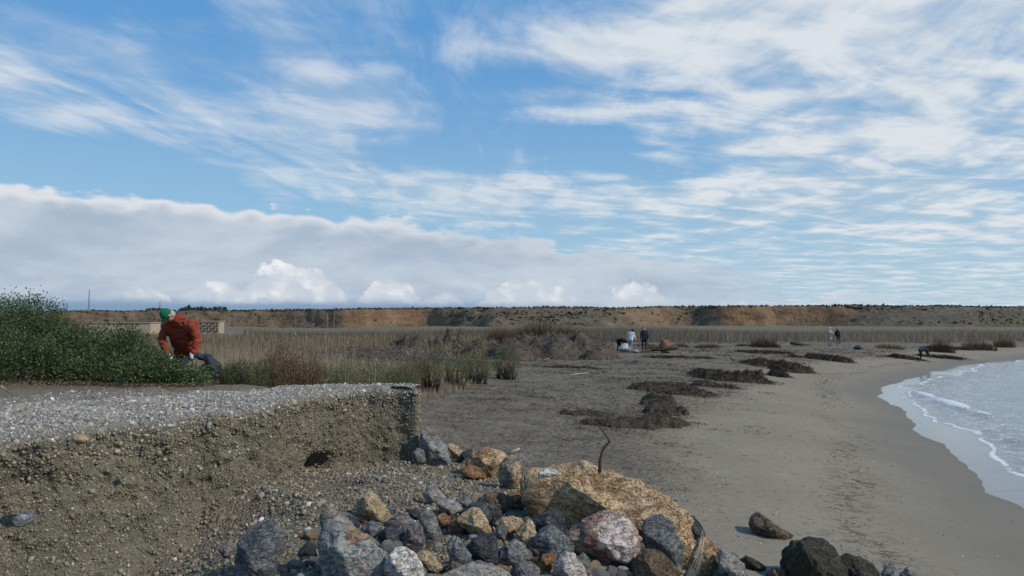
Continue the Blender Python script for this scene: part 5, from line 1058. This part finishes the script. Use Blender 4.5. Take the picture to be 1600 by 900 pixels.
def fingers(wr, hd, pn, s=1., r=.0085, curl=.5):
    """palm and five fingers: wr wrist, hd hand direction, pn palm normal"""
    wr, hd, pn = Vector(wr), Vector(hd).normalized(), Vector(pn).normalized(); sd_ = hd.cross(pn).normalized(); c = []
    c.append((wr, .026 * s, wr + hd * .05 * s, .03 * s)); pal = wr + hd * .08 * s
    for k in range(4):
        L = (.068, .078, .072, .056)[k] * s; b0 = pal + sd_ * (k - 1.5) * .021 * s; c.append((wr + hd * .03 * s + sd_ * (k - 1.5) * .014 * s, .014 * s, b0, .011 * s))
        b1 = b0 + (hd + pn * curl * .5).normalized() * L * .45; b2 = b1 + (hd * .6 + pn * curl * 1.3).normalized() * L * .35; b3 = b2 + (hd * .1 + pn * curl * 1.6).normalized() * L * .28
        c += [(b0, .0105 * s, b1, .0095 * s), (b1, .0095 * s, b2, .0085 * s), (b2, .0085 * s, b3, .0075 * s)]
    t0 = wr + hd * .03 * s + sd_ * -.028 * s; t1 = t0 + (hd * .6 - sd_ + pn * .3).normalized() * .035 * s; t2 = t1 + (hd + pn * .6).normalized() * .03 * s
    c += [(t0, .014 * s, t1, .011 * s), (t1, .011 * s, t2, .009 * s)]; return c
def person(label, J, mats, vox=.022, gloves=None, hat=None, hairlen=0, loc=None, face=Vector((0, -1, 0)), sleeve=True, group=None, hair=True, coat_len=.0, hood=None):
    """J: joints in world space"""
    J = {k: Vector(v) for k, v in J.items()}
    root = empty('person', (J['ank_l'] + J['ank_r']) / 2 - Vector((0, 0, .08))); tag(root, label, 'person', group)
    hd, nk, ch, pv = J['head'], J['neck'], J['chest'], J['pelvis']; up = (hd - nk).normalized(); fc = (face - up * face.dot(up)).normalized(); sdv = fc.cross(up).normalized()
    headc = [(hd + up * .03, .088, hd + up * .03 - fc * .025, .09), (hd - up * .05 + fc * .03, .06, hd - up * .075 + fc * .045, .045), (hd + fc * .085 - up * .0, .017, hd + fc * .105 - up * .022, .016), (hd + sdv * .085 - up * .01, .018, hd + sdv * .088 + up * .02, .018), (hd - sdv * .085 - up * .01, .018, hd - sdv * .088 + up * .02, .018),
             (hd + fc * .08 + sdv * .03 + up * .03, .018, hd + fc * .08 - sdv * .03 + up * .03, .018), (hd + fc * .082 - up * .062 + sdv * .015, .012, hd + fc * .082 - up * .062 - sdv * .015, .012), (nk, .058, hd - up * .05, .055)]
    shl, shr = J['sh_l'], J['sh_r']; hl, hr = J['hip_l'], J['hip_r']
    torso = [(ch, .125, pv.lerp(ch, .45), .115), (pv.lerp(ch, .45), .115, pv, .12), (shl, .062, ch, .115), (shr, .062, ch, .115), (shl, .058, nk, .055), (shr, .058, nk, .055), (hl, .095, pv, .12), (hr, .095, pv, .12), (nk, .06, ch, .11), (shl.lerp(ch, .5), .1, hl.lerp(pv, .3), .1), (shr.lerp(ch, .5), .1, hr.lerp(pv, .3), .1)]
    arms = []
    for s in 'lr': arms += [(J['sh_' + s], .052, J['el_' + s], .040), (J['el_' + s], .040, J['wr_' + s], .027)]
    legs = []
    for s in 'lr': legs += [(J['hip_' + s], .088, J['kn_' + s], .056), (J['kn_' + s], .056, J['kn_' + s].lerp(J['ank_' + s], .35), .052), (J['kn_' + s].lerp(J['ank_' + s], .35), .052, J['ank_' + s], .036)]
    hands = {}
    for s in 'lr':
        hdir = (J['wr_' + s] - J['el_' + s]).normalized(); pn = (pv - J['wr_' + s]); pn = (pn - hdir * pn.dot(hdir)); hands[s] = fingers(J['wr_' + s], hdir, pn if pn.length > .01 else fc)
    blobmesh('body', headc + torso + arms + legs + hands['l'] + hands['r'], skin, root, vox * .62, 2)
    g = lambda c, e: [(a, ra + e, b_, rb + e) for a, ra, b_, rb in c]
    tr = g(legs, .016) + g([(hl, .095, pv, .12), (hr, .095, pv, .12), (pv, .12, pv.lerp(ch, .2), .115)], .012)
    blobmesh('trousers', tr, mats['trousers'], root, vox, 3)
    jk = g(torso, .032 if not hat else .072) + g(arms, .026 if not hat else .040)
    if coat_len: jk += [(hl, .13, hl + (J['kn_l'] - hl) * coat_len, .12), (hr, .13, hr + (J['kn_r'] - hr) * coat_len, .12), (hl + (J['kn_l'] - hl) * coat_len, .11, hr + (J['kn_r'] - hr) * coat_len, .11)]
    jk += [(nk, .075, nk + up * .03, .07)]
    jo = blobmesh('jacket', jk, mats['jacket'], root, vox, 2)
    if hat:
        co = np.array([v_.co[:] for v_ in jo.data.vertices]); nn_ = np.array([v_.normal[:] for v_ in jo.data.vertices])
        fd = fbm(co * np.array([7, 7, 13.]) + .8 * fbm(co * 4, 2, 3)[:, None], 3, 21); jo.data.vertices.foreach_set('co', (co + nn_ * (.014 * (1 - np.abs(fd) * 2.2) - .008)[:, None]).ravel()); jo.data.update()
    for s in 'lr':
        a = J['ank_' + s]; ff = Vector((fc.x, fc.y, 0)); ff = (ff if ff.length > .1 else Vector((-1, 0, 0))).normalized(); blobmesh('shoe', [(a - Vector((0, 0, .03)), .05, a + ff * .13 - Vector((0, 0, .045)), .038), (a, .05, a - ff * .03 - Vector((0, 0, .04)), .045)], mats['shoe'], root, vox, 2)
        if gloves and s in gloves: blobmesh('glove', g(hands[s], .006) + [(J['wr_' + s], .036, J['wr_' + s] + (J['el_' + s] - J['wr_' + s]).normalized() * .05, .036)], mats['glove'], root, .008, 1)
    if hood: blobmesh('hood', [(hd + up * .03 - fc * .02, .112, nk - fc * .03, .085)], mats['hood'], root, vox, 2)
    elif hair:
        hc = [(hd + up * (.045 if not hat else .01) - fc * (.025 if not hat else .035), .098 if not hat else .075, hd - up * (.01 if not hat else .035) - fc * .045, .085 if not hat else .078)]
        if hairlen: hc.append((hd - fc * .06, .075, hd - fc * .08 - up * hairlen, .05))
        blobmesh('hair', hc, mats['hair'], root, vox * .6, 2)
    return root, J, (hd, up, fc, sdv)
capm = cloth('green_cap_cloth', (.012, .155, .085), .8); M1 = dict(trousers=cloth('denim', (.028, .052, .095)), jacket=cloth('red_fleece', (.27, .055, .03), .62), shoe=cloth('boot', (.03, .028, .025)), glove=cloth('white_glove', (.72, .73, .75), .9), hair=cloth('grey_hair', (.42, .40, .38)))
zf = g1(P(290, 600, 14.6).x, 14.6)
Jm = dict(head=P(263, 493, 13.98), neck=P(279, 501, 14.10), chest=P(287, 515, 14.28), pelvis=P(291, 549, 14.62), sh_l=P(301, 509, 14.06), sh_r=P(262, 510, 14.36), el_l=P(309, 532, 14.02), wr_l=P(304, 550, 13.93),
          el_r=P(252, 528, 14.25), wr_r=P(262, 553, 13.95), hip_l=P(297, 552, 14.55), hip_r=P(285, 552, 14.72))
Jm['kn_l'] = Vector((Jm['hip_l'].x - .10, Jm['hip_l'].y - .12, zf + .50)); Jm['kn_r'] = Vector((Jm['hip_r'].x - .16, Jm['hip_r'].y - .02, zf + .50))
Jm['ank_l'] = Vector((Jm['hip_l'].x + .05, 14.60, zf + .08)); Jm['ank_r'] = Vector((Jm['hip_r'].x - .05, 14.80, zf + .08))
root, J, (hd, up, fc, sdv) = person('man in a red jacket and green cap bending over the green shrubs', Jm, M1, .016, gloves='lr', hat=True, face=Vector((-.75, -.5, -.55)))
cap = blobmesh('cap', [(hd + up * .055 - fc * .02, .103, hd + up * .05 + fc * .01, .100), (hd + up * .085, .085, hd + up * .088, .085)], capm, root, .012, 2)
br_v = []; 
for i in range(9):
    a = -1.15 + 2.3 * i / 8
    for rr_, dz_ in ((.085, .052), (.125 + .055 * math.cos(a), .045 - .01 * math.cos(a)), (.125 + .055 * math.cos(a), .039 - .01 * math.cos(a)), (.085, .046)): br_v.append(tuple(hd + (fc * math.cos(a) + sdv * math.sin(a)) * rr_ + up * dz_))
bf = [(i * 4 + j, i * 4 + (j + 1) % 4, (i + 1) * 4 + (j + 1) % 4, (i + 1) * 4 + j) for i in range(8) for j in range(4)]
brim = mesh_np('brim', np.array(br_v), np.array(bf), capm); brim.parent = cap; brim.location = (0, 0, 0)
v, f = ico(1)
for s in (-1, 1):
    e = hd + fc * .083 + sdv * .032 * s + up * .012; o = mesh_np('eye', v * .012, f, cloth('eye', (.06, .05, .05)), parent=root); o.location = e - root.location
# black bag held by the man
bagm = simple('black_plastic', (.014, .017, .024), (.022, .026, .034), .30, 5, 1.0, .05, .5)
b0 = P(303, 552, 13.93)
bag_c = [(b0, .03, P(312, 556, 13.93), .055), (P(312, 556, 13.93), .055, P(326, 562, 13.98), .10), (P(326, 562, 13.98), .10, P(334, 572, 14.0), .13), (P(334, 572, 14.0), .13, P(336, 590, 14.0), .12), (P(336, 590, 14), .12, P(338, 602, 14.0), .06), (P(322, 574, 14.05), .1, P(328, 590, 14.05), .1)]
br = empty('rubbish_bag', b0); tag(br, 'black rubbish bag hanging from the white glove of the man in red', 'bag')
o = blobmesh('bag_body', bag_c, bagm, br, .02, 3); co = np.array([v_.co[:] for v_ in o.data.vertices]); dd_ = .035 * fbm(co * np.array([9, 9, 4.]), 3, 12)
nn_ = np.array([v_.normal[:] for v_ in o.data.vertices]); o.data.vertices.foreach_set('co', (co + nn_ * dd_[:, None]).ravel()); o.data.update()
o = blobmesh('bag_neck', [(b0 + Vector((0, 0, .03)), .022, b0 - Vector((0, 0, .03)), .02)], bagm, br, .01, 1)

def pose(base, yaw, kind='stand', h=1.7, armv=0):
    s = h / 1.7; c, sn = math.cos(yaw), math.sin(yaw)
    def T(x, y, z): return Vector(base) + Vector((x * c - y * sn, x * sn + y * c, z)) * s       # local: faces -y
    if kind == 'stand':
        j = dict(head=(0, -.03, 1.58), neck=(0, 0, 1.43), chest=(0, 0, 1.25), pelvis=(0, .01, .93), sh_l=(.19, 0, 1.38), sh_r=(-.19, 0, 1.38), el_l=(.26, -.02, 1.1), el_r=(-.26, -.02, 1.1), wr_l=(.26, -.14, .88), wr_r=(-.26, -.14, .88), hip_l=(.10, 0, .9), hip_r=(-.10, 0, .9), kn_l=(.11, -.04, .5), kn_r=(-.11, .03, .5), ank_l=(.12, 0, .08), ank_r=(-.12, .06, .08))
        if armv == 1: j.update(el_l=(.24, -.16, 1.16), wr_l=(.08, -.34, 1.12), el_r=(-.24, -.16, 1.16), wr_r=(-.08, -.34, 1.10))
        if armv == 2: j.update(head=(0, -.22, 1.5), neck=(0, -.14, 1.38), chest=(0, -.09, 1.22), sh_l=(.19, -.12, 1.33), sh_r=(-.19, -.12, 1.33), el_l=(.25, -.2, 1.05), wr_l=(.2, -.36, .88), el_r=(-.25, -.2, 1.05), wr_r=(-.2, -.36, .88))
    elif kind == 'bend':
        j = dict(head=(0, -.66, .84), neck=(0, -.54, .93), chest=(0, -.38, .96), pelvis=(0, .04, .92), sh_l=(.19, -.48, .92), sh_r=(-.19, -.48, .92), el_l=(.2, -.54, .62), el_r=(-.2, -.58, .60), wr_l=(.16, -.66, .36), wr_r=(-.16, -.72, .36), hip_l=(.10, .05, .88), hip_r=(-.10, .05, .88), kn_l=(.12, -.06, .49), kn_r=(-.12, 0, .49), ank_l=(.13, .02, .08), ank_r=(-.13, .1, .08))
    return {k: T(*v) for k, v in j.items()}
def col(n, c): return cloth(n, c)
def gp(px, py): return ground_at(px, py)
navy = col('navy_cloth', (.016, .022, .042)); blk = col('black_cloth', (.012, .012, .016)); jean = col('blue_jeans', (.05, .09, .16)); white_c = col('white_cloth', (.62, .64, .68)); ljean = col('light_jeans', (.22, .28, .36)); hairb = col('dark_hair', (.02, .015, .012)); shoe = col('dark_shoe', (.05, .045, .04)); pinkc = col('dusty_pink_cloth', (.30, .24, .25)); bw = col('pale_cloth', (.6, .57, .55)); teal = col('dark_teal_cloth', (.03, .05, .075)); greyc = col('grey_wool', (.14, .13, .14))
gpp = 'people spread out along the beach'
b_ = gp(985, 551); person('person in a white top and pale jeans standing beside the white sack', pose(b_, 2.4, 'stand', 1.72, 2), dict(trousers=ljean, jacket=white_c, shoe=shoe, hair=hairb), .03, face=Vector((-.6, .7, -.4)), group=gpp)
b_ = gp(969, 550); b_.y += .6; b_.z = g1(b_.x, b_.y); person('person dressed in black stooping beside the person in white', pose(b_, .9, 'bend', 1.5), dict(trousers=blk, jacket=blk, shoe=shoe, hair=hairb), .03, face=Vector((.6, -.3, -.7)), group=gpp)
b_ = gp(1010, 549.5); b_.y += .9; b_.z = g1(b_.x, b_.y); person('person in a navy jacket and grey hat standing behind the dark trunk', pose(b_, .1, 'stand', 1.75), dict(trousers=navy, jacket=navy, shoe=shoe, hair=greyc), .03, face=Vector((0, -1, -.3)), group=gpp, coat_len=.35)
b_ = gp(1297, 540.5); person('person in a dusty pink coat with a white head covering, left of two walkers', pose(b_, .5, 'stand', 1.72, 1), dict(trousers=pinkc, jacket=pinkc, shoe=shoe, hair=bw, hood=bw), .03, face=Vector((.3, -1, -.1)), group=gpp, hood=True, coat_len=.7)
b_ = gp(1310, 537.5); person('person in a black hooded top and blue jeans, right of two walkers', pose(b_, 3.2, 'stand', 1.55, 2), dict(trousers=jean, jacket=blk, shoe=shoe, hair=hairb), .03, face=Vector((0, 1, -.3)), group=gpp)
b_ = gp(1439, 563); person('person in dark blue bending right down to the seaweed near the water', pose(b_, 1.35, 'bend', 1.42), dict(trousers=navy, jacket=teal, shoe=shoe, hair=hairb), .03, face=Vector((.6, 0, -.8)), group=gpp)
def bag(px, py, wx, h, m, lab, nm='rubbish_bag', ct='bag', dy=0):
    g = gp(px, py); g.y += dy; g.z = g1(g.x, g.y); v, f = ico(4); q = v * np.array([wx, wx * .8, h / 2]); q[:, 2] = np.where(v[:, 2] < 0, q[:, 2] * .75, q[:, 2] * (1 + .25 * (np.hypot(v[:, 0], v[:, 1]) < .3)))
    q = q * (1 + .22 * fbm(v * 1.8 + px, 4, 5))[:, None]; o = mesh_np(nm, q, f, m); o.location = g + Vector((0, 0, h * .38)); tag(o, lab, ct)
bag(1341, 546, .42, .34, bagm, 'black rubbish bag left on the sand right of the two walkers')
bag(977, 550, .46, .55, cloth('white_sack', (.5, .48, .46), .8), 'white sack at the feet of the person in white', 'sack', 'sack')
bag(1425, 562, .35, .26, bagm, 'black bag lying left of the person bending down')
bag(993, 552, .22, .25, cloth('grey_sack', (.3, .29, .27), .8), 'small grey bundle right of the feet of the person in white', 'sack', 'sack')
bag(1532, 569, .12, .12, RM['dark'], 'small dark stone in the shallow water', 'stone', 'stone')
print('TRIS', sum(len(o.data.polygons) * (2 if len(o.data.polygons[0].vertices) == 4 else 1) for o in bpy.data.objects if o.type == 'MESH'))
